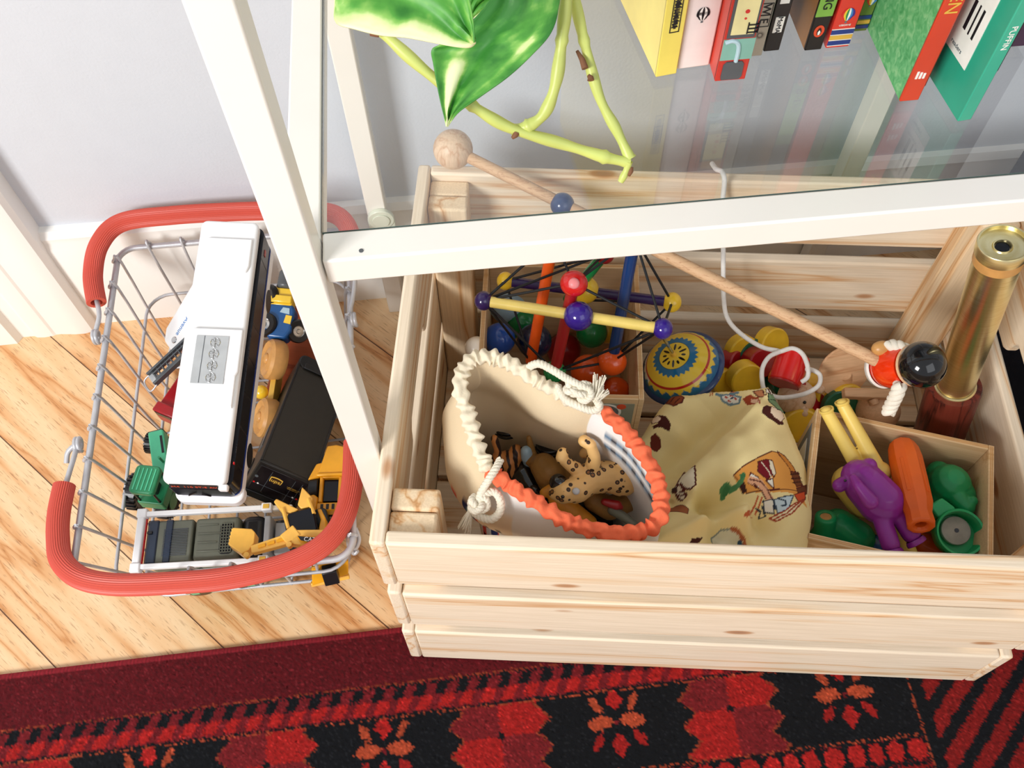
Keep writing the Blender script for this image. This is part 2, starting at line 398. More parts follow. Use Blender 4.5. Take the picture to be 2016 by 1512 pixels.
# ------------------------------------------------------------------ rug
def build_rug():
    ths=.0065
    # rug frame: u runs along the bound edge, v away from it towards the room
    p0=np.array((-.5898,-.0984)); p1=np.array((-.2568,-.0928)); e=(p1-p0)/np.linalg.norm(p1-p0); nrm=np.array([e[1],-e[0]])
    if nrm[1]>0: nrm=-nrm
    U0,U1,V1,st=-.12,1.0,.36,.0014
    nu=int((U1-U0)/st); nv=int(V1/st)
    uu,vv=np.meshgrid(U0+np.arange(nu)*st, np.arange(nv)*st, indexing='ij')
    rng=np.random.default_rng(4)
    ju=uu+rng.normal(0,.0006,uu.shape); jv=vv+rng.normal(0,.0006,uu.shape)
    C=lambda h: np.array(srgb(h))
    DK,BLK,RED,MID,ORG=C('#5c0912'),C('#06080e'),C('#a81a17'),C('#70131a'),C('#b4482a')
    col=np.empty(uu.shape+(3,)); col[:]=DK
    col[jv>.0478]=BLK
    col[(jv>.0474)&(jv<.0484)]=ORG*.55
    col[(jv>.0492)&(jv<.0498)]=MID
    # braid of slanted lozenges
    per=.0172; ph=(ju/per)%1; s=(jv-.0505)/.021
    br=(s>0)&(s<1); q=(ph+s*.6)%1
    col[br]=MID
    col[br&(q<.5)&(s<.45)]=BLK
    col[br&(q>.42)&(q<1.0)&(s>.46)&(s<.94)]=RED
    col[(jv>.0715)&(jv<.0733)]=BLK; col[(jv>.0733)&(jv<.0742)]=ORG*.7
    # main field of flower medallions with stepped star blocks between
    f=(jv>.0742)&(jv<.1345)
    P_=.1855; cu=((ju-.3145)/P_); k=np.floor(cu+.5); du=(cu-k)*P_; dvv=jv-.0985
    a=np.where(du>0,du-P_/2,du+P_/2)
    sel=f&(((a>0)&(dvv<0))|((a<=0)&(dvv>=0)))
    col[f]=C('#74161b'); col[sel]=RED*.9
    zig=.052+.012*np.abs(((dvv/.0215)%1)-.5)*2
    ins=f&(np.abs(du)<zig); col[ins]=BLK
    col[f&(np.abs(np.abs(du)-zig)<.0008)]=ORG*.55
    col[f&(a**2+dvv**2<.0030**2)]=BLK
    def petal(cx,cy,l,w,ang,c):
        x=(du-cx)*math.cos(ang)+(dvv-cy)*math.sin(ang); y=-(du-cx)*math.sin(ang)+(dvv-cy)*math.cos(ang)
        m=f&ins&((np.abs(x)/l)**1.5+(np.abs(y)/w)**1.6<1); col[m]=c
    for sx in (1,-1):
        petal(sx*.0130,-.0008,.0108,.0056,sx*.1,ORG*.95)
        petal(sx*.0165,.0135,.0078,.0036,sx*.95,RED*.8)
        petal(sx*.0150,-.0150,.0078,.0034,-sx*1.05,ORG*.8)
    petal(0,-.0185,.0052,.0085,0,RED); petal(0,-.0165,.0072,.0036,0,RED)
    petal(0,.0170,.0052,.0090,0,RED); petal(0,.0170,.0074,.0036,0,RED*.8)
    petal(0,0,.0022,.0022,0,MID)
    # inner lines and beaded border
    b=(jv>=.1345); col[b]=DK; col[(jv>.1345)&(jv<.1354)]=ORG*.75; col[(jv>.1354)&(jv<.1368)]=BLK
    bb=(jv>.1372)&(jv<.154); ph2=(ju/.0168+.1*np.sin(ju*90))%1
    col[bb]=BLK; col[bb&(np.abs((jv-.1456)/.0078)**2.+np.abs((ph2-.5)/.40)**2.5<1)]=RED
    col[(jv>.155)&(jv<.157)]=BLK
    far=jv>.157; col[far]=BLK; fz=far&(((ju/.05)%1+((jv/.04)%1))>1.0); col[fz]=RED*.6
    # the border turns along the far side of the rug
    cr=(ju>.7385)&(jv>.0742); col[cr]=BLK
    col[(np.abs(ju-.7395)<.0006)&(jv>.0742)]=ORG*.7
    c2=cr&(ju>.75)&((((ju-.75)/.03)%1+((jv)/.028)%1)%1>.45); col[c2]=RED*.55
    # yarn to yarn variation
    col*= (1+rng.normal(0,.20,uu.shape))[...,None]; fl=rng.random(uu.shape)>.93; col[fl]=col[fl]*1.6+.008
    # lighter bound edge (wrapped yarn)
    be=vv<.0066; col[be]=C('#92202c')*(1+.25*np.sin(uu[be]*2*PI/.0032))[...,None]*(1+rng.normal(0,.1,be.sum()))[:,None]
    col=np.clip(col,0,1)
    z=np.full(uu.shape,ths)+rng.normal(0,.0003,uu.shape)
    t=np.clip(vv/.0066,0,1); z=np.where(vv<.0066, .0015+.005*np.sqrt(np.clip(1-(1-t)**2,0,1)), z)
    z[:,0]=0.0002
    X=p0[0]+uu*e[0]+vv*nrm[0]; Y=p0[1]+uu*e[1]+vv*nrm[1]; Z=z-.0042
    mb=MB(); mb.v=[Vector(a) for a in zip(X.ravel(),Y.ravel(),Z.ravel())]
    mb.f=[(i*nv+j,i*nv+j+1,(i+1)*nv+j+1,(i+1)*nv+j) for i in range(nu-1) for j in range(nv-1)]; mb.m=[0]*len(mb.f)
    # orientation
    mt=painted('wool_pile',.95,2600,.9,sheen=.0,dist=.001)
    ob=link_obj('rug',mb,mt); 
    if ob.data.polygons[0].normal.z<0: ob.data.flip_normals()
    set_pattern(ob,col.reshape(-1,3))
    sd=ob.modifiers.new('thick','SOLIDIFY'); sd.thickness=.0; ob.modifiers.remove(sd)
    tag(ob,'dark red patterned wool rug with black and red flower medallions','rug')
build_rug()

# ================================================================== SLATTED CRATE
TH,TL1,TL2=-0.14287,.00539,-.02017
CM=Matrix.Rotation(TH,4,'Z')@Matrix.Rotation(TL2,4,'X')@Matrix.Rotation(TL1,4,'Y')
crate=thing('slatted_crate','large slatted pale pine crate full of toys beneath the glass shelf','crate',CM)
L_,W_,t_=.46,.31,.0095
def board(name,size,c,mat,parent=crate,bev=.0012,mb=None,rz=0):
    m=mb or MB().box((-size[0]/2,-size[1]/2,-size[2]/2),(size[0]/2,size[1]/2,size[2]/2))
    o=link_obj(name,m,mat,parent,smooth=True,bevel=bev); o.location=c; return o
zs=[(0,.070),(.090,.157),(.179,.25)]
for s in (-1,1):
    for z0,z1 in zs:
        board('long_slat',(L_-2*t_-.0006,t_,z1-z0),(0,s*(W_-t_)/2,(z0+z1)/2),M['pine'],bev=.002)
for s in (-1,1):
    for i,(z0,z1) in enumerate([(0,.070),(.090,.160),(.177,.25)]):
        if i<2: board('end_slat',(t_,W_,z1-z0),(s*(L_-t_)/2,0,(z0+z1)/2),M['pine_y'],bev=.002)
        else:
            h=z1-z0; o=[(-W_/2,0),(-.052,0),(-.047,.003),(-.044,.015),(-.039,.020),(.039,.020),(.044,.015),(.047,.003),(.052,0),(W_/2,0),(W_/2,h),(-W_/2,h)]
            m=MB().prism([(y,z-h/2) for y,z in o],-t_/2,t_/2,Matrix(((0,0,1,0),(1,0,0,0),(0,1,0,0),(0,0,0,1))))
            board('end_slat',None,(s*(L_-t_)/2,0,(z0+z1)/2),M['pine_y'],bev=.002,mb=m)
for sx in (-1,1):
    for sy in (-1,1):
        board('corner_post',(.0295,.0155,.242),(sx*(L_/2-t_-.015),sy*(W_/2-t_-.0079),.122),M['pine_z'],bev=.002)
        board('corner_post',(.0300,.0150,.243),(sx*(L_/2-t_-.0153),sy*(W_/2-t_-.0236),.1225),M['pine_z'],bev=.002)
for i in range(4):
    y=-.1085+i*.0723
    board('bottom_slat',(L_-2*t_-.001,.067,.008),(0,y,.014),M['pine'],bev=.001)
# screw seen low on the left rear post
sc=MB().cyl((-.189,.121,.118),(-.187,.1205,.118),.003,n=14); link_obj('screw',sc,M['chrome'],crate)

# ================================================================== WHITE METAL SHELF WITH GLASS
tx,ty,s_,zr,sr,byy,gp=-0.2560,-.0557,.0171,.4439,.0169,.2314,.0043
tx-=.001
shelf=thing('glass_shelf_unit','white metal shelving unit with a clear glass shelf','shelf',Matrix.Translation((tx+s_/2,ty+s_/2,-.004)))
XR=.50
def sbar(name,lo,hi,mat=M['steel'],bev=.0012): return link_obj(name,MB().box(lo,hi),mat,shelf,bevel=bev,world=True)
sbar('leg',(tx,ty,-.004),(tx+s_,ty+s_,.82))
sbar('leg',(tx,byy,-.004),(tx+s_,byy+s_,.95))
sbar('leg',(XR-s_,ty,-.004),(XR,ty+s_,.82))
sbar('leg',(XR-s_,byy,-.004),(XR,byy+s_,.95))
sbar('rear_upright',(.1690,byy,-.004),(.1690+s_,byy+s_,.95))
fr=sbar('front_rail',(tx+s_+.0008,ty+gp,zr-sr),(XR-s_-.0008,ty+gp+sr,zr))
link_obj('screw_hole',MB().cyl((0,0,0),(0,0,.0003),.0011,n=12),M['dkgrey'],fr).location=Vector((-.2212,-.0471,.4439))-Vector((tx+s_/2,ty+s_/2,-.004))
sbar('side_rail',(tx,ty+s_+.0008,zr-sr),(tx+s_,byy-.0008,zr))
sbar('side_rail',(XR-s_,ty+s_+.0008,zr-sr),(XR,byy-.0008,zr))
sbar('rear_rail',(tx+s_+.0008,byy+.001,zr-sr),(XR-s_-.0008,byy+s_-.001,zr))
gm=MB().box((tx+s_+.0006,ty+gp+sr+.0004,zr-.0042),(XR-s_-.0006,byy-.001,zr-.0002))
gm.m=[0,0,1,1,1,1]
link_obj('glass_pane',gm,[M['glass'],M['glass_edge']],shelf,smooth=False,world=True)
# small lip bars that carry the pane
sbar('pane_support',(tx+s_+.0008,byy-.012,zr-.009),(XR-s_-.001,byy-.002,zr-.0046))
cx,cz=-0.2455,.1439
cap=MB().cyl((cx,byy-.0002,cz),(cx,byy-.0045,cz),.0118,n=36)
cap.box((cx-.0118,byy-.0040,cz-.018),(cx+.0118,byy-.0002,cz))
link_obj('plastic_cap',cap,M['cap'],shelf,world=True,bevel=.0008)['label']='translucent round plastic cap on the rear leg'
cap2=MB().cyl((cx,byy-.0046,cz),(cx,byy-.0056,cz),.0078,n=32); link_obj('cap_button',cap2,M['cap'],shelf,world=True,bevel=.0004)

# ================================================================== WIRE BASKET
bask=thing('wire_basket','grey wire shopping basket holding toy vehicles on the wooden floor','basket',Matrix.Translation((-.38,.085,-.004)))
def rrect(x0,x1,y0,y1,r,z,n=6):
    o=[]
    for cx_,cy_,a0 in ((x1-r,y1-r,0),(x0+r,y1-r,90),(x0+r,y0+r,180),(x1-r,y0+r,270)):
        for i in range(n+1):
            a=math.radians(a0+90*i/n); o.append((cx_+r*math.cos(a),cy_+r*math.sin(a),z))
    return o
RX0,RX1,RY0,RY1=-.4835,-.277,-.0745,.2375
BX0,BX1,BY0,BY1=-.474,-.300,-.046,.224
zb=-.0015; zt=.1235
link_obj('rim_wire',MB().tube(rrect(RX0,RX1,RY0,RY1,.015,zt),.0027,10,closed=True),M['zinc'],bask,world=True,ang=80)
wm=MB()
lerp=lambda a,b,t:a+(b-a)*t
for zz,rr in ((.060,.022),(.004,.022)):
    t=(zt-zz)/(zt-zb)
    wm.tube(rrect(lerp(RX0,BX0,t),lerp(RX1,BX1,t),lerp(RY0,BY0,t),lerp(RY1,BY1,t),rr,zz),.0016,8,closed=True)
for i in range(11):
    y=RY0+.0165+i*.0280; yb=lerp(BY0,BY1,(y-RY0)/(RY1-RY0))
    wm.tube(spline([(RX0-.003,y,zt+.001),(RX0-.001,y,zt+.0042),(RX0+.004,y,zt),(BX0-.001,yb,.012),(BX0+.012,yb,zb+.001),((BX0+BX1)/2,yb,zb+.001),(BX1-.012,yb,zb+.001),(BX1+.001,yb,.012),(RX1-.004,y,zt),(RX1+.001,y,zt+.0042),(RX1+.003,y,zt+.001)],4),.0013,8)
for i in range(6):
    x=RX0+.028+i*.0300; xb=lerp(BX0,BX1,(x-RX0)/(RX1-RX0))
    wm.tube(spline([(x,RY0-.003,zt+.001),(x,RY0-.001,zt+.0042),(x,RY0+.004,zt),(xb,BY0-.001,.012),(xb,BY0+.012,zb+.003),(xb,(BY0+BY1)/2,zb+.003),(xb,BY1-.012,zb+.003),(xb,BY1+.001,.012),(x,RY1-.004,zt),(x,RY1+.001,zt+.0042),(x,RY1+.003,zt+.001)],4),.0013,8)
link_obj('wire_mesh',wm,M['zinc'],bask,world=True,ang=80)
def ribbed(path,r,n=64,nr=22):
    """grip tube with fine lengthwise ribs, hollow at the ends"""
    mb=MB(); P=path; N=len(P); u=Vector((0,0,1)); vs=[];fs=[]
    T=[(P[min(i+1,N-1)]-P[max(i-1,0)]).normalized() for i in range(N)]
    def ring(i,rad,rib):
        nonlocal u
        u=(u-T[i]*u.dot(T[i])).normalized(); w=T[i].cross(u)
        return [P[i]+(u*math.cos(2*PI*k/n)+w*math.sin(2*PI*k/n))*(rad+(rib if k%2 else 0)) for k in range(n)]
    rings=[ring(0,r*.55,0)]+[ring(i,r,.00050) for i in range(N)]+[ring(N-1,r*.55,0)]
    rings=[[p+T[0]*.012 for p in rings[0]]]+[ring(0,r*.62,0)]+rings[1:-1]+[ring(N-1,r*.62,0)]+[[p-T[-1]*.012 for p in rings[-1]]]
    vs=[p for q in rings for p in q]
    for i in range(len(rings)-1):
        for k in range(n): l=(k+1)%n; fs.append((i*n+k,i*n+l,(i+1)*n+l,(i+1)*n+k))
    return mb.add(vs,fs)
def coil(c,r,turns,ax,w=.0016,ph=0):
    """small wire eye"""
    return [Vector(c)+Vector((0,math.cos(ph+2*PI*turns*i/(24*turns))*r,math.sin(ph+2*PI*turns*i/(24*turns))*r))+Vector(ax)*(i/(24*turns)) for i in range(int(24*turns)+1)]
def handle(gpath,endL,endR,label):
    gp_=spline(gpath,10)
    h=link_obj('handle',MB().tube(spline(endL,6),.0021,8),M['zinc'],bask,world=True,ang=80)
    hw=MB().tube(spline(endR,6),.0021,8); link_obj('handle_hook',hw,M['zinc'],h,world=True,ang=80)
    g=link_obj('rubber_grip',ribbed(gp_,.0077),M['grip'],h,world=True,ang=50); g['label']=label
    for c in (endL[-1],endR[-1]):
        e=MB().tube(coil(Vector(c),.0052,1.6,(.004,0,0)),.0017,8); link_obj('wire_eye',e,M['zinc'],h,world=True,ang=80)
handle([(-.4931,.1751,.1300),(-.4981,.2031,.1340),(-.4905,.2263,.1460),(-.4709,.2431,.1520),(-.4262,.2446,.1540),(-.3730,.2427,.1540),(-.3285,.2389,.1540),(-.2937,.2373,.1500),(-.2782,.2283,.1470),(-.2712,.2088,.1420),(-.2700,.1860,.1380)],
       [(-.4935,.1783,.1300),(-.4898,.1627,.1290),(-.4913,.1511,.1270),(-.4937,.1435,.1240)],
       [(-.2700,.1860,.1380),(-.2714,.1681,.1330),(-.2740,.1551,.1290),(-.2762,.1461,.1270),(-.2759,.1376,.1240)],'red ribbed rubber grip at the wall side')
handle([(-.4963,.0041,.1300),(-.4972,-.0188,.1300),(-.4945,-.0398,.1310),(-.4875,-.0594,.1340),(-.4717,-.0737,.1340),(-.4454,-.0813,.1340),(-.4052,-.0843,.1340),(-.3653,-.0847,.1340),(-.3253,-.0788,.1340),(-.2996,-.0683,.1340),(-.2843,-.0500,.1320),(-.2767,-.0210,.1300),(-.2743,.0178,.1300)],
       [(-.4958,.0011,.1300),(-.4938,.0168,.1300),(-.4935,.0313,.1270),(-.4949,.0414,.1240)],
       [(-.2743,.0196,.1300),(-.2753,.0324,.1300),(-.2773,.0447,.1270),(-.2785,.0535,.1240)],'red ribbed rubber grip nearest the rug')
# wire end that sticks out beyond the front left eye
link_obj('hook_end',MB().tube(spline([(-.4934,.0398,.1270),(-.4972,.0380,.1260),(-.5007,.0344,.1240),(-.5018,.0275,.1210)],5),.0021,8),M['zinc'],bask,world=True,ang=80)
# tie wire at the front right corner
link_obj('tie_wire',MB().tube(spline([(-.2756,-.0502,.1200),(-.2734,-.0586,.1180),(-.2763,-.0652,.1170),(-.2803,-.0644,.1180),(-.2781,-.0676,.1130),(-.2751,-.0662,.1150)],5),.0016,8),M['zinc'],bask,world=True,ang=80)
# ================================================================== BOOKS ON THE GLASS SHELF
GZ=.4437
def bookM(cover,rough=.3): 
    return plain('book_cover_%d'%len(bpy.data.materials),cover,rough,var=.03)
M['pages']=stripes('book_pages','#efe6d0','#d8cbb0',420.)
def book(label,BL,w,ang,depth,height,cover,spine=None,board=False,tilt=0,rnd=0.0):
    a=math.radians(ang)
    W=Matrix.Translation((BL[0],BL[1],GZ+.0002))@Matrix.Rotation(a,4,'Z')@Matrix.Rotation(math.radians(tilt),4,'Y')
    t=thing('book',label,'book',W,'books standing on the glass shelf')
    ct=.0009 if w<.008 else .0014
    link_obj('page_block',MB().box((ct,.0015,.0022 if not board else 0),(w-ct,depth-.0025,height-.0022)),M['pages'],t)
    mb=MB().box((0,.0006,0),(ct,depth,height)); link_obj('front_cover',mb,bookM(cover),t,bevel=.0003)
    mb=MB().box((w-ct,.0006,0),(w,depth,height)); link_obj('back_cover',mb,bookM(cover),t,bevel=.0003)
    m=MB().box((0,0,0),(w,ct+.0006,height)); sp=link_obj('spine',m,bookM(spine or cover),t,bevel=rnd or .0005,seg=3)
    return t,sp
def SF(x,z):  # text frame on a spine reading downwards
    return Matrix(((0,1,0,x),(0,0,-1,-.00025),(-1,0,0,z),(0,0,0,1)))
def SU(x,z):  # upright frame on a spine
    return Matrix(((1,0,0,x),(0,0,-1,-.00025),(0,1,0,z),(0,0,0,1)))
def deco(name,mb,mat,par): return link_obj(name,mb,mat,par,smooth=False)
def rect(x0,x1,z0,z1,d=.0002): return MB().box((x0,-.0001-d,z0),(x1,.0002,z1))

t,sp=book('yellow paperback with a boxed black emblem, leftmost book on the glass shelf',(-.0673,.0497),.0112,8,.17,.19,'#f3e07e','#f2dd68')
m=MB()
for x0,x1,z0,z1 in ((.0035,.0085,.0270,.0274),(.0035,.0085,.0478,.0482),(.0035,.0039,.027,.048),(.0081,.0085,.027,.048)): m.box((x0,-.0003,z0),(x1,.0002,z1))
deco('emblem_frame',m,M['inkblk'],sp)
rr=random.Random(3); m=MB()
for i in range(26):
    z=.0292+i*.00068; a=.0008+.0011*abs(math.sin(i*1.3)); m.add([(.006-a,-.0003,z),(.006+a*rr.uniform(.5,1.4),-.0003,z+rr.uniform(-.0004,.0006)),(.006+a*.6,-.0003,z+.0008),(.006-a,-.0003,z+.0007)],[(0,1,2,3)])
deco('emblem',m,M['inkblk'],sp)
t,sp=book('pale pink book with a small striped hot-air balloon on its spine',(-.0552,.0540),.0172,4,.18,.2,'#f3e3df','#f4e6e2',rnd=.004)
def balloon(par,cx,cz,r,cols,line=None):
    n=len(cols)
    for k,c in enumerate(cols):
        m=MB(); x0=-1+2*k/n; x1=x0+2/n; pts=[]
        for i in range(13):
            a=PI*(i/12)-PI/2; rr_=r*(1 if a>-.4 else 1-.35*(-a-.4)); pts.append((x0*math.cos(a)*rr_,math.sin(a)*r))
        vs=[];fs=[]
        for i in range(13):
            a=PI*(i/12)-PI/2; w_=math.cos(a)*r*(1 if a>-.3 else .82); vs+=[(cx+x0*w_,-.0003,cz+math.sin(a)*r*1.15),(cx+x1*w_,-.0003,cz+math.sin(a)*r*1.15)]
        for i in range(12): fs.append((2*i,2*i+1,2*i+3,2*i+2))
        deco('balloon_stripe',m.add(vs,fs),c,par)
    deco('balloon_basket',rect(cx-.16*r,cx+.16*r,cz-r*1.55,cz-r*1.25),M['inkgrey'],par)
balloon(sp,.0083,.0335,.0034,[M['inkblk'],M['inkwhite'],M['inkblk'],M['inkwhite'],M['inkblk']])
deco('balloon_band',rect(.0052,.0112,.0328,.0345),M['inkblk'],sp)
t,sp=book('red book with a robot drawing in teal, yellow and grey on its spine',(-.0378,.0432),.0158,0,.17,.2,'#d8402e','#c8342a')
M['teal_ink']=plain('teal_print','#86b8a8',.5); M['yel_ink']=plain('pale_yellow_print','#f0e3a6',.5); M['char_ink']=plain('charcoal_print','#55585c',.5); M['sky_ink']=plain('pale_blue_print','#bcd6e0',.5)
deco('robot_arm',rect(.0002,.0161,.0135,.0262),M['teal_ink'],sp)
deco('robot_case',rect(.0012,.0150,.0268,.058,.0001),M['char_ink'],sp)
deco('robot_screen',rect(.0027,.0140,.0290,.056,.0004),M['yel_ink'],sp)
deco('robot_dot',MB().cyl((.0085,-.0002,.0425),(.0085,-.0008,.0425),.0011,n=14).cyl((.0083,-.0002,.0385),(.0083,-.0008,.0385),.0006,n=12),M['red'],sp)
m=MB(); m.tube(spline([(.001,-.0004,.0245),(.0045,-.0004,.0255),(.0075,-.0004,.0235),(.0085,-.0004,.019),(.0085,-.0004,.0125)],6),.0011,8,flat=1); deco('robot_hose',m,M['sky_ink'],sp)
m=MB().prism([(.0028,.0012),(.0122,.0012),(.0132,.0030),(.0130,.0108),(.0118,.0124),(.0040,.0124),(.0026,.0106),(.0024,.0030)],-.0006,.0002,Matrix(((1,0,0,0),(0,0,1,-.0001),(0,1,0,0),(0,0,0,1)))); deco('robot_foot',m,M['char_ink'],sp)
m=MB()
for i in range(3): m.box((.0105,-.0011,.030+i*.0022),(.0158,-.0001,.0305+i*.0022))
m.box((.0103,-.001,.0295),(.0108,-.0001,.036)); m.box((.0156,-.001,.0295),(.016,-.0001,.036)); deco('robot_grille',m,M['inkblk'],sp)
t,sp=book('thin beige book with boxed letters W and E and a round sunburst mark',(-.0172,.0594),.0078,1,.16,.19,'#b9b3a4','#b4ae9f')
for ch,z in (('W',.0292),('E',.0222)):
    deco('letter_'+ch.lower(),MB().text(ch,.0062,SF(.0039,z)),M['inkblk'],sp)
    m=MB()
    for x0,x1,z0,z1 in ((.0006,.0072,z-.0036,z-.0033),(.0006,.0072,z+.0032,z+.0035),(.0006,.0009,z-.0035,z+.0035),(.0069,.0072,z-.0035,z+.0035)): m.box((x0,-.0003,z0),(x1,.0002,z1))
    deco('letter_box',m,M['inkblk'],sp)
m=MB()
for i in range(20):
    a=2*PI*i/20; c,s=math.cos(a),math.sin(a); m.add([(.0039+c*.0010-s*.00012,-.0003,.0135+s*.0010+c*.00012),(.0039+c*.0030,-.0003,.0135+s*.0030),(.0039+c*.0010+s*.00012,-.0003,.0135+s*.0010-c*.00012)],[(0,1,2)])
deco('sunburst',m,M['inkblk'],sp)
t,sp=book('slim black book with a small white boxed label on its spine',(-.0078,.0622),.0084,1.5,.16,.19,'#14161c','#101218')
deco('label',rect(.0018,.0066,.0120,.0215),M['inkwhite'],sp)
deco('lettering',MB().text('MoMA',.0036,Matrix.Translation((0,-.0002,0))@SF(.0042,.0168)),M['inkblk'],sp)
deco('label',rect(.0018,.0066,.0295,.038),M['inkwhite'],sp)
t,sp=book('book with a black and lime spine and an orange oval bird badge',(.0136,.0604),.0090,1,.16,.19,'#a8743c','#0d0e12')
deco('lime_panel',rect(.0001,.0089,.0212,.06),plain('lime_print','#7fb04a',.4),sp)
deco('lettering',MB().text('NG',.0062,Matrix.Translation((0,-.0003,0))@SF(.0045,.0300)),M['inkblk'],sp)
m=MB().lathe([(0,0),(.0027,0),(.0027,.0002)],Matrix(((1,0,0,.0045),(0,0,-1,-.0001),(0,1.35,0,.0122),(0,0,0,1))),24); deco('oval_badge',m,M['ledred'],sp)
m=MB(); m.add([(.0045-.0008,-.0005,.0100),(.0045+.0008,-.0005,.0100),(.0045+.0012,-.0005,.0122),(.0045+.0006,-.0005,.0140),(.0045,-.0005,.0146),(.0045-.0006,-.0005,.0140),(.0045-.0012,-.0005,.0122)],[(0,1,2,3,4,5,6)]); deco('bird_body',m,M['inkblk'],sp)
m=MB(); m.add([(.0045-.0005,-.0006,.0102),(.0045+.0005,-.0006,.0102),(.0045+.0007,-.0006,.0120),(.0045,-.0006,.0132),(.0045-.0007,-.0006,.0120)],[(0,1,2,3,4)]); deco('bird_front',m,M['inkwhite'],sp)
t,sp=book('red book with a rainbow hot-air balloon and blue and yellow stripes at the foot',(.0251,.0610),.0124,1,.15,.19,'#d8382c','#dd3a2e')
balloon(sp,.0060,.0208,.0034,[M['red'],M['yellow'],M['green'],M['inkwhite'],M['inkblue'],M['purple']])
deco('lettering',MB().text('USBORNE',.0014,Matrix.Translation((0,-.0001,0))@SU(.0060,.0144)),M['inkwhite'],sp)
for i,c in enumerate(['navy_strip','gold','navy_strip']): deco('foot_stripe',rect(.0002,.0122,.0020+i*.0034,.0046+i*.0034),M[c],sp)
for i in range(4): deco('foot_line',rect(.0002,.0122,.0014+i*.0034,.0018+i*.0034),M['inkwhite'],sp)
t,sp=book('olive green book with blue and gold foot stripes, set back beside the red balloon book',(.0432,.0720),.0070,0,.05,.17,'#6f8a3c','#6b8538')
for i,c in enumerate(['navy_strip','gold','navy_strip']): deco('foot_stripe',rect(.0002,.0068,.0020+i*.0030,.0042+i*.0030),M[c],sp)
balloon(sp,.0038,.0195,.0026,[M['red'],M['yellow'],M['inkwhite'],M['inkblue']])
t,sp=book('large book with a mottled green cover and a red spine lettered in gold',(.0516,.0183),.0098,.5,.19,.22,'#4aa863','#cf3f24')
t.children[1].data.materials[0]=(lambda k:(k.l(k.ramp(k.n('ShaderNodeTexNoise',i_Scale=45.0,i_Detail=5.0,i_Distortion=1.0).outputs[0],[(.3,'#3f9a55'),(.5,'#62b472'),(.7,'#8cc98c')]),k.b.inputs['Base Color']),k.mat)[1])(NT('painted_green_cover'))
deco('lettering',MB().text('CHICKEN',.0088,SF(.0050,.0710)),M['gold'],sp)
m=MB()
for i in range(3): m.box((.0025+i*.0018,-.0003,.0145),(.0036+i*.0018,.0002,.0190-.0006*i))
deco('publisher_mark',m,M['inkwhite'],sp)
t,sp=book('thin red hardback wedged between the gold-lettered book and the teal book',(.0636,.0272),.0044,3,.07,.2,'#c23324','#b82c20')
t,sp=book('tall teal book with a white label on its cover',(.0758,.0015),.0072,6,.10,.24,'#2ba083','#38ac8e')
lb=MB().box((-.0003,.012,.022),(.0002,.037,.064)); lab=link_obj('label',lb,M['inkwhite'],t,smooth=False)
m=MB()
for i,(y0,y1) in enumerate(((.0165,.0180),(.0205,.0215),(.0240,.0262))): m.box((-.0005,y0,.036),(-.0002,y1,.052))
deco('label_mark',m,M['inkblk'],lab)
deco('lettering',MB().text('readers',.0034,Matrix(((0,0,-1,-.0004),(-1,0,0,.0245),(0,1,0,.0265),(0,0,0,1)))),M['inkgrey'],lab)
deco('lettering',MB().text('PUFFIN',.0042,SF(.0036,.050)),M['inkwhite'],sp)
t,sp=book('thin black book standing just right of the teal book',(.1040,.0333),.0044,9,.16,.21,'#1b2326','#182024')
deco('lettering',MB().text('THE NORTH STAR',.0028,SF(.0022,.045)),M['gold'],sp)
t,sp=book('dark purple book at the far right of the row',(.1212,.0509),.0115,0,.15,.2,'#3c2146','#442650')

# ================================================================== POTHOS VINE
pl=thing('pothos_plant','trailing pothos with variegated green and cream leaves hanging before the shelf','plant',Matrix.Translation([(-.1277,-.0338,.5599)][0]))
def stem(pts,r,name='stem',mat='stem'):
    q=spline(pts,8); n=len(q)
    return link_obj(name,MB().tube(q,[r*(1+.12*math.sin(i*.7)+(.25 if i%24==0 else 0)) for i in range(n)],12),M[mat],pl,world=True,ang=80)
stem([(-.1976,-.0509,.5702),(-.1914,-.0558,.5653),(-.1795,-.0638,.5565),(-.1663,-.0710,.5483),(-.1533,-.0754,.5405),(-.1343,-.0787,.5336),(-.1194,-.0813,.5281),(-.1103,-.0825,.5254)],.00205)
stem([(-.1287,-.0411,.6134),(-.1295,-.0464,.5929),(-.1312,-.0520,.5781),(-.1338,-.0608,.5648),(-.1366,-.0688,.5531),(-.1409,-.0734,.5445),(-.1469,-.0746,.5400),(-.1531,-.0746,.5387)],.00215)
stem([(-.1356,-.0454,.6164),(-.1318,-.0462,.5930),(-.1286,-.0479,.5748),(-.1250,-.0551,.5592),(-.1202,-.0665,.5435),(-.1141,-.0743,.5335),(-.1098,-.0813,.5262)],.0019)
stem([(-.1105,-.0829,.5264),(-.1116,-.0846,.5230),(-.1135,-.0863,.5196)],.0013)
for q in ([(-.1908,-.0540,.5629),(-.1926,-.0544,.5626)],[(-.1255,-.0636,.5543),(-.1267,-.0599,.5564),(-.1278,-.0579,.5574)],[(-.1238,-.0666,.5515),(-.1245,-.0649,.5524)],[(-.1515,-.0771,.5396),(-.1531,-.0786,.5387)],[(-.1961,-.0559,.5697),(-.1990,-.0558,.5696)],[(-.1099,-.0835,.5237),(-.1106,-.0860,.5222)]):
    a,b=Vector(q[0]),Vector(q[-1]); link_obj('node',MB().tube([a,(a+b)/2+Vector((.0004,0,0)),b],[.0013,.0011,.0006],8),M['twig'],pl,world=True,ang=80)
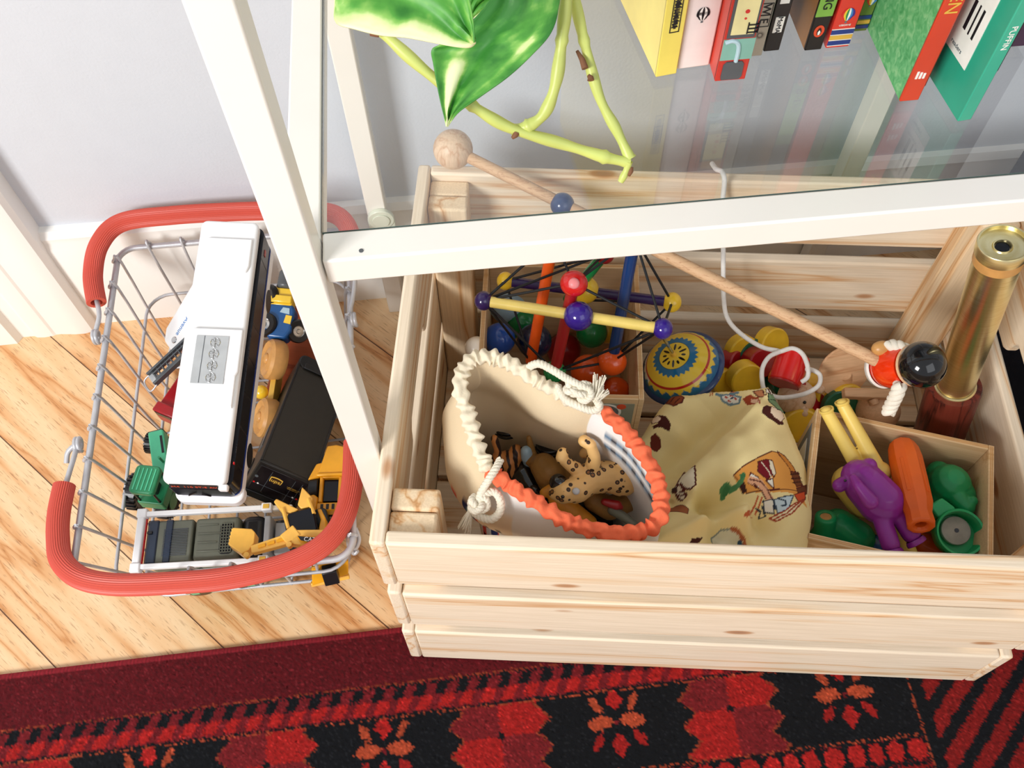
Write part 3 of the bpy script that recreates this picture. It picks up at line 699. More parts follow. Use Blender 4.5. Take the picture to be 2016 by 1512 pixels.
def leaf(spine,halfw,name='leaf',nu=40,nv=24,cup=.12,wave=.0012,cream=None,seed=0,tilt=(0,0,1)):
    """leaf blade: spine points base->tip, halfw(t)->(left,right) metres"""
    S=spline(spine,12); n=len(S); vs=[];fs=[];pat=[]
    upv=Vector(tilt).normalized()
    for i in range(nu+1):
        t=i/nu; k=t*(n-1); j=min(int(k),n-2); p=S[j].lerp(S[j+1],k-j); T=(S[min(j+1,n-1)]-S[j]).normalized()
        side=T.cross(upv).normalized(); nn=side.cross(T)
        l,r=halfw(t)
        for m_ in range(-nv//2,nv//2+1):
            s=m_/(nv/2); w=(r if s>0 else l)*abs(s)
            p2=p+side*(w if s>0 else -w)+nn*(cup*w+wave*math.sin(t*9+s*2+seed)*abs(s)) - nn*.0006*math.exp(-(s*12)**2)
            vs.append(p2); pat.append(cream(t,s) if cream else 0.)
    nn_=nv+1
    for i in range(nu):
        for j in range(nv): fs.append((i*nn_+j,i*nn_+j+1,(i+1)*nn_+j+1,(i+1)*nn_+j))
    ob=link_obj(name,MB().add(vs,fs),M['leaf'],pl,world=True,ang=60)
    set_pattern(ob,np.array(pat)[:,None]*np.ones((1,3)))
    so=ob.modifiers.new('thickness','SOLIDIFY'); so.thickness=.0004
    return ob
def taper(L,R,p=.8,q=.9): return lambda t:(L*max(.0,(t**p if t<.35 else 1)*0+math.sin(PI*min(1,(t*.92+.08)))**.8*(1-.25*t)),R*math.sin(PI*min(1,(t*.92+.08)))**.8*(1-.25*t))
def blade(A,B,cup,cream,seed=0,nu=44,nv=26,droop=.004):
    """leaf blade between two margins A and B that share both ends"""
    A=spline(A,10);B=spline(B,10); pk=lambda S,t:S[min(int(t*(len(S)-1)),len(S)-2)].lerp(S[min(int(t*(len(S)-1)),len(S)-2)+1],t*(len(S)-1)-min(int(t*(len(S)-1)),len(S)-2))
    nrm=(Vector(cam.location)-(A[len(A)//2]+B[len(B)//2])/2).normalized(); vs=[];fs=[];pat=[]
    for i in range(nu+1):
        t=i/nu; a=pk(A,t); b=pk(B,t)
        for j in range(nv+1):
            s=j/nv; p=a.lerp(b,s); w=(b-a).length
            d=-cup*w*(1-(2*s-1)**2)+.0010*math.sin(s*17+t*5+seed)*math.sin(PI*s)-.0007*math.exp(-((s-.5)*16)**2)
            p=p+nrm*(d+droop*math.sin(PI*t)); vs.append(p)
            q=noise.noise(Vector((t*7+seed,s*5,seed)))+.6*noise.noise(Vector((t*19+seed,s*14,seed)))
            pat.append(cream(t,s)+.16*q-.10)
    n_=nv+1
    for i in range(nu):
        for j in range(nv): fs.append((i*n_+j,i*n_+j+1,(i+1)*n_+j+1,(i+1)*n_+j))
    ob=link_obj('leaf',MB().add(vs,fs),M['leaf'],pl,world=True,ang=60)
    set_pattern(ob,np.array(pat)[:,None]*np.ones((1,3)))
    so=ob.modifiers.new('thickness','SOLIDIFY'); so.thickness=.0004
    return ob
g_=lambda x,c,w: math.exp(-((x-c)/w)**2)
# upper leaf seen from its underside edge, cream along the lower margin
blade([(-.2031,-.0849,.6174),(-.2033,-.0935,.6124),(-.2035,-.0989,.6092),(-.1983,-.1011,.6082),(-.1914,-.1032,.6072),(-.1843,-.1045,.6068),(-.1774,-.1063,.6060),(-.1718,-.1078,.6054),(-.1673,-.1084,.6052),(-.1654,-.1076,.6058)],
      [(-.2023,-.0912,.6218),(-.1981,-.0856,.6252),(-.1915,-.0827,.6272),(-.1838,-.0822,.6278),(-.1757,-.0842,.6270),(-.1706,-.0883,.6248),(-.1677,-.0944,.6214),(-.1660,-.1026,.6167),(-.1654,-.1093,.6129),(-.1656,-.1133,.6105)],.10,
      lambda t,s: .20+.50*max(0,1-s/.20)*min(1,t*2.5)+.70*max(0,t-.80)*4*max(0,1-s/.75)+.2*g_(t,.08,.05),seed=3)
# pointed leaf hanging towards the ball end of the stick
blade([(-.1758,-.0824,.5506),(-.1770,-.0766,.5538),(-.1778,-.0694,.5580),(-.1783,-.0633,.5615),(-.1785,-.0595,.5637),(-.1757,-.0599,.5659),(-.1695,-.0591,.5689),(-.1602,-.0551,.5751),(-.1508,-.0482,.5829)],
      [(-.1758,-.0824,.5506),(-.1715,-.0784,.5530),(-.1636,-.0746,.5556),(-.1535,-.0711,.5603),(-.1452,-.0672,.5652),(-.1384,-.0632,.5701),(-.1352,-.0575,.5747),(-.1357,-.0533,.5795),(-.1508,-.0482,.5829)],.10,
      lambda t,s: .09+.62*g_(s,.30,.13)*g_(t,.26,.24)+.4*g_(t,.02,.05)+.35*g_(s,.86,.06)*g_(t,.55,.16),seed=1)
blade([(-.1645,-.0492,.5668),(-.1581,-.0471,.5683),(-.1490,-.0446,.5701),(-.1400,-.0433,.5712),(-.1332,-.0400,.5734)],[(-.1645,-.0492,.5668),(-.1629,-.0417,.5712),(-.1534,-.0365,.5746),(-.1427,-.0360,.5753),(-.1332,-.0400,.5734)],.1,lambda t,s:.22+.35*max(0,1-s/.3),seed=8)

# ================================================================== STICK TOY
A_=Vector((-.1760,.1850,.2665)); B_=Vector((.1154,-.0030,.2120)); d_=(B_-A_).normalized()
st=thing('wooden_stick_toy','long wooden stick toy with a plain ball end, blue bead and black-headed red body','toy',Matrix.Translation(A_))
link_obj('stick',MB().cyl(A_,B_,.0043,.0046,18),wood('stick_wood','#dcb48c','#c0906a',0,1.2,knots=False,kind='Generated'),st,world=True)
link_obj('ball_end',MB().sphere(A_,.0149,n=36),M['ballwood'],st,world=True,ang=80)
link_obj('blue_bead',MB().sphere(Vector((-.0993,.1352,.2515)),.0090,n=28),M['bluerod'],st,world=True,ang=80)
bc=Vector((.1227,-.0031,.2080)); hc=Vector((.1308,-.0169,.2320)); ax=(hc-bc).normalized()
Rb=ax.to_track_quat('Z','Y').to_matrix()
body=link_obj('red_body',MB().lathe([(0,-.0150),(.0095,-.0142),(.0120,-.0120),(.0150,-.004),(.0158,.002),(.0150,.010),(.0135,.0165),(0,.0165)],Matrix.Translation(bc)@Rb.to_4x4(),36),plain('red_orange_lacquer','#e8350c',.15,coat=.6),st,world=True,ang=60)
link_obj('white_band',MB().lathe([(.0118,-.0148),(.0145,-.0128),(.0153,-.0095),(.0140,-.0085),(.0110,-.0120)],Matrix.Translation(bc)@Rb.to_4x4(),36),M['white'],st,world=True,ang=60)
link_obj('black_head',MB().sphere(hc,.0163,sc=(1,1,.93),R=Rb,n=40),M['black'],st,world=True,ang=80)
link_obj('collar',MB().lathe([(.0130,0),(.0146,.0006),(.0140,.0022),(.0120,.0022)],Matrix.Translation(hc-ax*.0098)@Rb.to_4x4(),36),M['beech'],st,world=True,ang=60)
def rope(pts,r,name,par,mat='rope',strands=3,pitch=.011,world=True,n=10,sub=6):
    q=spline(pts,sub*2); L=0; mb=MB(); u=Vector((0,0,1)); acc=[]
    for i,p in enumerate(q):
        if i: L+=(q[i]-q[i-1]).length
        T=(q[min(i+1,len(q)-1)]-q[max(i-1,0)]).normalized()
        if abs(u.dot(T))>.95: u=Vector((1,0,0))
        u=(u-T*u.dot(T)).normalized(); acc.append((p,u.copy(),T.cross(u),L))
    for s in range(strands):
        mb.tube([p+(a*math.cos(2*PI*(l/pitch+s/strands))+b*math.sin(2*PI*(l/pitch+s/strands)))*r*.48 for p,a,b,l in acc],r*.56,n)
    return link_obj(name,mb,M[mat],par,world=world,ang=80)
rope([(.1295,-.0031,.2220),(.1248,.0004,.2260),(.1202,.0043,.2240),(.1168,.0055,.2220)],.0050,'rope_arm',st,pitch=.013)
rope([(.1176,-.0237,.2190),(.1158,-.0280,.2140),(.1145,-.0307,.2060),(.1130,-.0339,.1980)],.0050,'rope_arm',st,pitch=.013)
link_obj('wooden_hand',MB().sphere(Vector((.1137,.0065,.2190)),.0062,sc=(1.2,.9,.9),n=18),M['tan'],st,world=True,ang=80)

# ================================================================== KALEIDOSCOPE
J=Vector((.1872,.0002,.1630)); T_=Vector((.1586,.0136,.3220)); ka=(T_-J).normalized()
kal=thing('kaleidoscope','brass tube kaleidoscope with a dark rosewood base standing in the crate corner','kaleidoscope',Matrix.Translation(J)@ka.to_track_quat('Z','Y').to_matrix().to_4x4())
HL=(T_-J).length
link_obj('brass_tube',MB().lathe([(0,0),(.0134,0),(.0146,HL-.016),(0,HL-.016)],None,48),M['brass'],kal,ang=50)
link_obj('wood_band',MB().lathe([(.0140,HL-.0165),(.0151,HL-.016),(.0151,HL-.0085),(.0140,HL-.008)],None,48),M['tan'],kal,ang=40)
link_obj('eyepiece_cap',MB().lathe([(.0140,HL-.0085),(.0155,HL-.008),(.0155,HL+.0004),(.0150,HL+.001),(.0140,HL+.0008),(.0138,HL-.0024),(.0062,HL-.0030),(.0056,HL-.0022),(.0050,HL-.0024),(.0046,HL-.0045),(0,HL-.0045)],None,48),M['brass'],kal,ang=40)
link_obj('eye_lens',MB().lathe([(0,HL-.0040),(.0044,HL-.0040),(.0044,HL-.0044)],None,24),M['blk_glass'],kal)
link_obj('wood_base',MB().lathe([(0,-.090),(.0188,-.090),(.0195,-.088),(.0198,-.002),(.0188,.0005),(.0150,.0008),(0,.0008)],None,48),M['dkwood'],kal,ang=40)
link_obj('brass_ring',MB().lathe([(.0136,.0002),(.0150,.0008),(.0150,.0016),(.0136,.0022)],None,48),M['brass'],kal,ang=40)

# ================================================================== PLYWOOD BOXES
def plybox(label,BL,BR,depth,ztop,h,tk=.0042):
    BL=Vector(BL);BR=Vector(BR); x=(BR-BL).normalized(); y=Vector((-x.y,x.x,0)); w=(BR-BL).length
    o=BL-y*depth; W=frame((o.x,o.y,ztop-h),x,y)
    t=thing('plywood_box',label,'box',W,'small square plywood boxes in the crate')
    f=lambda n,lo,hi,m=M['ply'],b=.0005: link_obj(n,MB().box(lo,hi),m,t,bevel=b)
    f('side_panel',(0,0,0),(tk,depth,h)); f('side_panel',(w-tk,0,0),(w,depth,h))
    fp=f('front_panel',(tk+.0001,0,0),(w-tk-.0001,tk,h)); f('back_panel',(tk+.0001,depth-tk,0),(w-tk-.0001,depth,h))
    f('bottom_panel',(tk,tk,.0005),(w-tk,depth-tk,.0045))
    # layered edges of the plywood
    e=MB()
    for a,b in ((.3,.42),(.58,.70)):
        e.box((tk*a,.001,h-.0001),(tk*b,depth-.001,h+.0001)); e.box((w-tk*b,.001,h-.0001),(w-tk*a,depth-.001,h+.0001))
        e.box((tk,tk*a,h-.0001),(w-tk,tk*b,h+.0001)); e.box((tk,depth-tk*b,h-.0001),(w-tk,depth-tk*a,h+.0001))
    link_obj('edge_plies',e,M['tan'],t,smooth=False)
    return t,w,fp
fr_=Vector((-.0485,.0150,.16)); al=math.radians(-7.5); xx=Vector((math.cos(al),math.sin(al),0)); yy=Vector((-xx.y,xx.x,0))
bl=fr_-xx*.1285+yy*.1285
boxL,wL,fpL=plybox('square plywood box full of painted balls at the left rear of the crate',bl,bl+xx*.1285,.1285,.16,.138)
# printed picture on its front: simple grey and orange shapes
pm=link_obj('printed_picture',MB().box((.070,-.0004,.086),(.122,.0002,.131)),plain('grey_green_print','#8f9484',.5),fpL,smooth=False)
for cx_,cz_,r_,c_ in ((.100,.118,.0125,'inkwhite'),(.100,.118,.0105,'inkgrey'),(.092,.124,.0042,'inkwhite'),(.112,.127,.0036,'ledred'),(.083,.098,.009,'ledred')):
    deco('printed_shape',MB().cyl((cx_,-.0004,cz_),(cx_,-.0006-.0001*len(pm.children),cz_),r_,n=28),M[c_],pm)
q1=Vector((.0796,-.0058,.1600)); q2=Vector((.2008,-.0508,.1600))
boxR,wR,fpR=plybox('square plywood box of rubber finger puppets in the front right corner',q1,q2,.106,.16,.138)
lp=link_obj('printed_picture',MB().box((-.0004,.052,.085),(.0002,.098,.128)),M['inkgrey'],boxR.children[0],smooth=False)
deco('printed_shape',MB().box((-.0008,.06,.09),(-.0003,.09,.118)),M['inkwhite'],lp)

# ================================================================== BALLS AND BEADS IN THE LEFT BOX
def ball(label,c,r,mat,name='ball'):
    o=link_obj(name,MB().sphere((0,0,0),r,n=36),M[mat],None,ang=80); o.location=c; return tag(o,label,'ball','balls in the left plywood box')
ball('glossy blue ball beside the left wall of the box',(-.1524,.1026,.1280),.0135,'blue')
ball('dark navy ball under the end of the orange rod',(-.1226,.1057,.1150),.0150,'navy')
ball('pale grey blue ball under the purple rod end',(-.1418,.1523,.1050),.0165,'paleblue')
ball('dark green ball in the middle of the box under the yellow rod',(-.1289,.1381,.0950),.0150,'green')
ball('dark orange ball behind the green bead near the front of the box',(-.0794,.0793,.1000),.0150,'orange')
ball('small orange ball low in the front corner of the box',(-.0566,.0664,.0850),.0125,'orange')
ball('green ball deep in the box below the central purple bead',(-.0693,.1248,.0900),.0140,'green')
ball('cream wooden ball peeking out between the blue ball and box wall',(-.1721,.1058,.1120),.0100,'white')
ball('yellow ball deep in the box near the blue rod',(-.0530,.1356,.0750),.0120,'yellow')
for (c,mm,l) in (((-.0917,.1338,.0500),'crimson','dark red ball at the bottom of the box'),((-.1365,.2071,.0600),'green','green ball at the rear left bottom of the box'),((-.0469,.1831,.0550),'navy','navy ball at the rear right bottom of the box'),((-.0955,.1824,.0550),'yellow','yellow ball at the rear bottom of the box')):
    ball(l,c,.016,mm)

# ------------------------------------------------------------------ rod and bead rattle with elastic cords
sk=thing('rod_rattle','wooden rod and bead rattle strung with black elastic on top of the ball box','rattle',Matrix.Translation((-.0945,.0632,.2100)))
def rod(a,b,rr,mr,ends,mid=None,par=sk):
    a=Vector(a);b=Vector(b); o=link_obj('rod',MB().cyl(a,b,rr,n=18),M[mr],par,world=True)
    for c,r,mm in ends: link_obj('end_bead',MB().sphere(Vector(c),r,n=28,R=(b-a).to_track_quat('Z','Y').to_matrix(),sc=(1,1,.92)),M[mm],par,world=True,ang=80)
    if mid: link_obj('centre_bead',MB().sphere(Vector(mid[0]),mid[1],n=32),M[mid[2]],par,world=True,ang=80)
P1,P3=(-.1639,.0746,.2240),(-.0389,.0352,.2260); P2=(-.0972,.0518,.2270)
rod(P1,P3,.0041,'ylw_rod',[(P1,.0072,'dpurple'),(P3,.0078,'purple')],(P2,.0107,'purple'))
Y1,Y3=(-.1444,.1216,.1820),(-.0173,.0856,.1840)
rod(Y1,Y3,.0041,'dpurple',[(Y1,.0074,'yellow'),(Y3,.0080,'yellow')],((-.0829,.1045,.1840),.0108,'yellow'))
O1,O2=(-.1087,.1093,.2450),(-.1297,.0690,.1420)
rod(O1,O2,.0044,'orange',[(O1,.0075,'navy')])
B1,B2=(-.0507,.0998,.2500),(-.0661,.0572,.1500)
rod(B1,B2,.0046,'bluerod',[(B1,.0075,'orange'),(B2,.0118,'orange')])
R1,R2=(-.0989,.0692,.2430),(-.1134,.0469,.1600)
rod(R1,R2,.0044,'crimson',[(R1,.0100,'red'),(R2,.0090,'green')])
tip=Vector(R1)+(Vector(cam.location)-Vector(R1)).normalized()*.0088
link_obj('bead_tip',MB().sphere(tip,.0040,sc=(1,1,.5),R=(Vector(cam.location)-Vector(R1)).normalized().to_track_quat('Z','Y').to_matrix(),n=20),plain('worn_pink_paint','#f08a8c',.4),sk,world=True,ang=80)
G1,G2=(-.0702,.1067,.2250),(-.0952,.1100,.1650)
rod(G1,G2,.0044,'green',[(G1,.0078,'crimson')])
cords=MB()
for a,b in ((P1,R1),(P3,R1),(P1,O1),(P1,O2),(P3,B1),(P3,B2),(P3,R2),(P1,G1),(Y1,O1),(Y1,O2),(Y3,B1),(Y3,B2),(Y3,P3),(Y1,P1),(R2,O2),(R2,B2),(G1,R1),(G1,Y1),(Y3,G2),(R1,O1),(R1,B1),(P1,R2),(B2,Y3)):
    cords.tube([a,b],.0010,8)
link_obj('elastic_cord',cords,M['cord_black'],sk,world=True,ang=80)

# ================================================================== SPINNING TOP
topc=Vector((-.0069,.0671,.1220))
_n=Vector((-.44,.10,.93)).normalized(); _x=Vector((1,0,.47)); Wt=frame(topc,_x-_n*_x.dot(_n),_n.cross(_x))
tp=thing('spinning_top','tin spinning top patterned in yellow, blue and red behind the yellow cloth bag','spinning top',Wt)
def top_surface():
    prof=[(0,.0125),(.006,.0122),(.013,.0110),(.020,.0085),(.026,.0045),(.0300,.0),(.0316,-.003),(.0325,-.0055)]
    NR,NTh=90,220; vs=[];col=[]
    C=lambda h:np.array(srgb(h)); YE,BL_,RD,WH,BK,DB=C('#e8c83c'),C('#1d6c9c'),C('#b8241c'),C('#e9e4da'),C('#15120c'),C('#123a66')
    rs=[p[0] for p in prof]; zs_=[p[1] for p in prof]
    for i in range(NR):
        r=.0001+(.0325-.0001)*i/(NR-1); z=float(np.interp(r,rs,zs_))
        for j in range(NTh):
            a=2*PI*j/NTh; vs.append((r*math.cos(a),r*math.sin(a),z)); c=YE
            if r<.0128:
                k=(a/(2*PI)*12)%1; big=int(a/(2*PI)*12)%2==0; x=(k-.5)*2*PI/12*r; ln=.0033 if big else .0018; rc=.0080
                if (x/.0010)**2+((r-rc)/ln)**2<1: c=BK
            elif r<.0196-.0024*abs(((a/(2*PI)*26)%1)*2-1): c=BL_
            elif r<.0262: c=YE
            elif r<.0275: c=RD
            elif r<.0310-.0022*abs(((a/(2*PI)*24)%1)*2-1): c=YE if math.sin(a-1.2)<.75 else WH
            else: c=BL_
            if r<.0131 and r>.0126: c=BK
            col.append(c)
    fs=[(i*NTh+j,(i+1)*NTh+j,(i+1)*NTh+(j+1)%NTh,i*NTh+(j+1)%NTh) for i in range(NR-1) for j in range(NTh)]
    o=link_obj('tin_top',MB().add(vs,fs),painted('printed_tin',.15,0,0),tp,ang=60); set_pattern(o,np.array(col)); 
    o.data.materials[0].node_tree.nodes['Principled BSDF'].inputs['Coat Weight'].default_value=.5
top_surface()
link_obj('tin_rim',MB().lathe([(.0322,-.0052),(.0350,-.0062),(.0362,-.0085),(.0345,-.0105),(.0325,-.0110)],None,64),M['bluerod'],tp,ang=60)
link_obj('tin_base',MB().lathe([(.0325,-.009),(.030,-.018),(.022,-.030),(.012,-.040),(.004,-.046),(0,-.047)],None,56),M['bluerod'],tp,ang=60)
link_obj('metal_rod',MB().cyl((0,0,.010),(0,0,.040),.0014,n=12),M['chrome'],tp)
link_obj('rod_socket',MB().cyl((0,0,.0118),(0,0,.0165),.0024,.0019,14),M['gold'],tp)

# ================================================================== JOINTED WOODEN CATERPILLAR (discs)
cat=thing('wooden_caterpillar','jointed toy chain of yellow, green and red wooden discs by the rear crate slats','toy',Matrix.Translation((.0772,.0887,.0800)))
def disc(c,ax_,r,h,mat,name='disc',par=cat):
    c=Vector(c); a=Vector(ax_).normalized(); b=.0012
    m=MB().lathe([(0,-h/2),(r-b,-h/2),(r,-h/2+b),(r,h/2-b),(r-b,h/2),(0,h/2)],Matrix.Translation(c)@a.to_track_quat('Z','Y').to_matrix().to_4x4(),36)
    return link_obj(name,m,M[mat],par,world=True,ang=28)
disc((.0840,.0946,.0920),(.35,-.6,.55),.0155,.013,'yellow')
disc((.0579,.0924,.0900),(.2,-.7,.5),.0145,.012,'yellow')
disc((.0692,.0874,.0860),(.2,-.7,.6),.0165,.008,'dgreen')
disc((.0475,.0824,.0860),(.6,-.5,.5),.0120,.014,'crimson')
disc((.0679,.0774,.0940),(.15,-.55,.6),.0125,.020,'crimson')
disc((.0723,.0735,.0860),(.5,-.5,.5),.0150,.010,'dgreen')
disc((.0470,.0752,.0800),(.2,-.5,.6),.0150,.008,'dgreen')
disc((.0524,.0615,.0960),(.15,-.75,.5),.0150,.014,'yellow')
disc((.0354,.0668,.0850),(.4,-.7,.5),.0120,.012,'yellow')
disc((.1135,.0473,.0850),(.75,-.35,.3),.0165,.012,'yellow')
disc((.1089,.0416,.0800),(.6,-.4,.5),.0150,.008,'dgreen')
disc((.1324,.0324,.0920),(.05,-.75,.6),.0168,.014,'yellow')
disc((.1255,.0272,.0930),(.05,-.75,.6),.0155,.008,'dgreen')
disc((.1071,.0309,.0880),(.4,-.3,.7),.0130,.010,'crimson')
disc((.0895,.0135,.0950),(-.2,-.7,.6),.0150,.013,'yellow')
disc((.0880,.0254,.0820),(-.2,-.7,.6),.0150,.010,'dgreen')
disc((.0887,.0648,.0830),(.3,-.6,.6),.0150,.012,'dgreen')
bead=thing('red_cylinder','red wooden cylinder looped by the white cord among the coloured discs','toy',Matrix.Translation((.0804,.0510,.1250)))
disc((.0805,.0496,.1250),(-.40,-.72,-.25),.0135,.026,'red','cylinder',bead)
disc(Vector((.0805,.0496,.1250))+Vector((-.40,-.72,-.25)).normalized()*.0132,(-.40,-.72,-.25),.0128,.0010,'crimson','end_face',bead)
cd=link_obj('white_cord',MB().tube(spline([(.0211,.1688,.2450),(.0199,.1552,.2535),(.0228,.1505,.2555),(.0234,.1438,.2550),(.0242,.1411,.2450),(.0245,.1373,.2350),(.0249,.1120,.2050),(.0293,.0965,.1650),(.0337,.0864,.1500),(.0453,.0769,.1400),(.0604,.0677,.1340),(.0712,.0618,.1360)]+[(.0723,.0588,.1390),(.0820,.0595,.1410),(.0883,.0528,.1420),(.0898,.0413,.1410),(.0886,.0337,.1380),(.0842,.0318,.1340)],6),.0019,10),M['cordwhite'],None,ang=80)
tag(cd,'white braided cord hanging from the rear top slat down among the discs','cord')
cd2=link_obj('cord_loop',MB().tube(spline([(.0723,.0588,.1390),(.0622,.0544,.1400),(.0551,.0462,.1390),(.0529,.0373,.1360),(.0547,.0288,.1300),(.0637,.0233,.1280),(.0759,.0225,.1280),(.0881,.0238,.1300),(.0979,.0286,.1320),(.1012,.0378,.1320),(.0951,.0421,.1340),(.0904,.0418,.1360)],6),.0019,10),M['cordwhite'],None,ang=80)
tag(cd2,'end of the white cord looped round the red wooden cylinder','cord')
# little wooden creature with beads for ears and nose
wc=thing('wooden_creature','small plain wooden animal with bead nose and black dot eye below the cord loop','wooden toy',Matrix.Translation((.0891,.0321,.1050)))
wm_=lambda n,c,r,mt='ballwood',sc=(1,1,1): link_obj(n,MB().sphere(Vector(c),r,n=28,sc=sc),M[mt],wc,world=True,ang=80)
wm_('head',(.0886,.0348,.1030),.0155); wm_('ear',(.0984,.0354,.1120),.0032); wm_('ear',(.1091,.0397,.1050),.0042); wm_('nose',(.0905,.0185,.1060),.0042); wm_('nose_stalk',(.0895,.0218,.1080),.0030)
wm_('eye',(.0899,.0239,.1135),.0015,'black'); wm_('mouth',(.0923,.0392,.1165),.0020,'crimson')
# plain wooden pegs at the right rear
pg=thing('wooden_peg_figure','plain round-headed wooden peg figure behind the finger puppet box','wooden toy',Matrix.Translation((.1581,.0229,.0900)))
link_obj('round_body',MB().sphere(Vector((.1555,.0195,.0950)),.0180,n=30),M['beech'],pg,world=True,ang=80)
link_obj('neck',MB().cyl((.1464,.0221,.1120),(.1476,.0183,.1100),.0042,n=16),M['beech'],pg,world=True)
link_obj('cross_piece',MB().box((-.020,-.004,-.004),(.020,.004,.004),frame((.1421,.0252,.1150),(1,-.12,-.05),(0,1,.2))),M['beech'],pg,world=True,bevel=.0008)
dk_=thing('wooden_disc_toy','thin plain wooden disc on a peg tilted against the rear slats','wooden toy',Matrix.Translation((.1366,.0556,.1000)))
link_obj('disc',MB().lathe([(0,-.0016),(.0225,-.0016),(.0232,0),(.0225,.0016),(0,.0016)],frame((.1292,.0484,.1150),(1,.05,-.12),(0,.55,.85)),40),M['beech'],dk_,world=True)
link_obj('peg',MB().cyl((.1305,.0466,.1120),(.1427,.0427,.0850),.0050,n=16),M['beech'],dk_,world=True)
# ================================================================== YELLOW PRINTED CLOTH BAG
def signed_out(poly,x,y):
    """distance outside a polygon (0 inside)"""
    ins=np.zeros(x.shape,bool); dmin=np.full(x.shape,1e9); n=len(poly)
    for i in range(n):
        (x0,y0),(x1,y1)=poly[i],poly[(i+1)%n]
        if y0!=y1:
            c=((y0>y)!=(y1>y))&(x<(x1-x0)*(y-y0)/(y1-y0)+x0); ins^=c
        dx,dy=x1-x0,y1-y0; L=dx*dx+dy*dy+1e-12; t=np.clip(((x-x0)*dx+(y-y0)*dy)/L,0,1)
        dmin=np.minimum(dmin,np.hypot(x-x0-t*dx,y-y0-t*dy))
    return ins,dmin
CP=np.array([(-.0206,.0253,.1460),(.0179,.0224,.1520),(.0522,.0165,.1620),(.0564,-.0237,.1600),(.0612,-.0666,.1530),(.0456,-.1144,.1580),(-.0381,.0063,.1300),(-.0487,-.0045,.1180),(-.0372,-.0165,.1220),(.0314,.0098,.1500),(.0077,-.0017,.1360),(-.0094,-.0136,.1280),(-.0242,-.0288,.1220),(.0366,-.0065,.1720),(.0038,-.0293,.1720),(-.0153,-.0441,.1700),(-.0296,-.0550,.1620),(.0279,-.0300,.1780),(.0012,-.0619,.1830),(.0326,-.0738,.1760),(-.0261,-.0661,.1680),(-.0342,-.0699,.1560),(-.0381,-.0639,.1380),(-.0209,-.0702,.1420),(-.0042,-.0770,.1560),(-.0508,-.0736,.1500),(-.0528,-.0911,.1700),(-.0276,-.0928,.1780),(-.0017,-.0935,.1840),(-.0196,-.0979,.1560),(.0116,-.0935,.1580),(.0263,-.1050,.1700),(-.0029,-.1064,.1540),(.0035,-.1130,.1680),(-.0632,-.0956,.1600),(.0356,-.0925,.1740),(-.0202,.0002,.1380),(.0050,.0146,.1480)])
def rbf_fit(P,c=.0035):
    X=P[:,:2]; A=np.sqrt(((X[:,None]-X[None])**2).sum(2)+c*c); w=np.linalg.solve(A+np.eye(len(X))*1e-6,P[:,2]-.16); return X,w
CX,CW=rbf_fit(CP)
FA,FB,FD,FE,FG=[Vector(p) for p in [(.0448,.0098,.1650),(-.0398,-.0593,.1650),(-.0631,-.1020,.1650),(.0036,-.0870,.1650),(.0029,-.1155,.1650)]]
def cloth_folds(x,y):
    def seg(a,b):
        dx,dy=b.x-a.x,b.y-a.y; L=dx*dx+dy*dy; t=np.clip(((x-a.x)*dx+(y-a.y)*dy)/L,0,1)
        return t,np.hypot(x-a.x-t*dx,y-a.y-t*dy),((x-a.x)*dy-(y-a.y)*dx)/math.sqrt(L)
    t,d,s=seg(FA,FB); k=np.clip(s/.010,0,1); k=k*k*(3-2*k); z=-.013*k*np.clip(t*4,0,1)*np.exp(-np.maximum(s-.03,0)/.05)+.0035*np.exp(-(s/.004)**2)*(t>0)*(t<1)*(s<.0)
    t,d,s=seg(FD,FE); z=z+.0075*np.exp(-(d/.0045)**2)
    t,d,s=seg(FE,FG); z=z+.0060*np.exp(-(d/.0040)**2)*(1-.5*t)
    return z
def cloth_h(x,y):
    z=.16+cloth_folds(x,y)
    for (a,b),w in zip(CX,CW): z=z+w*np.sqrt((x-a)**2+(y-b)**2+.0035**2)
    return z
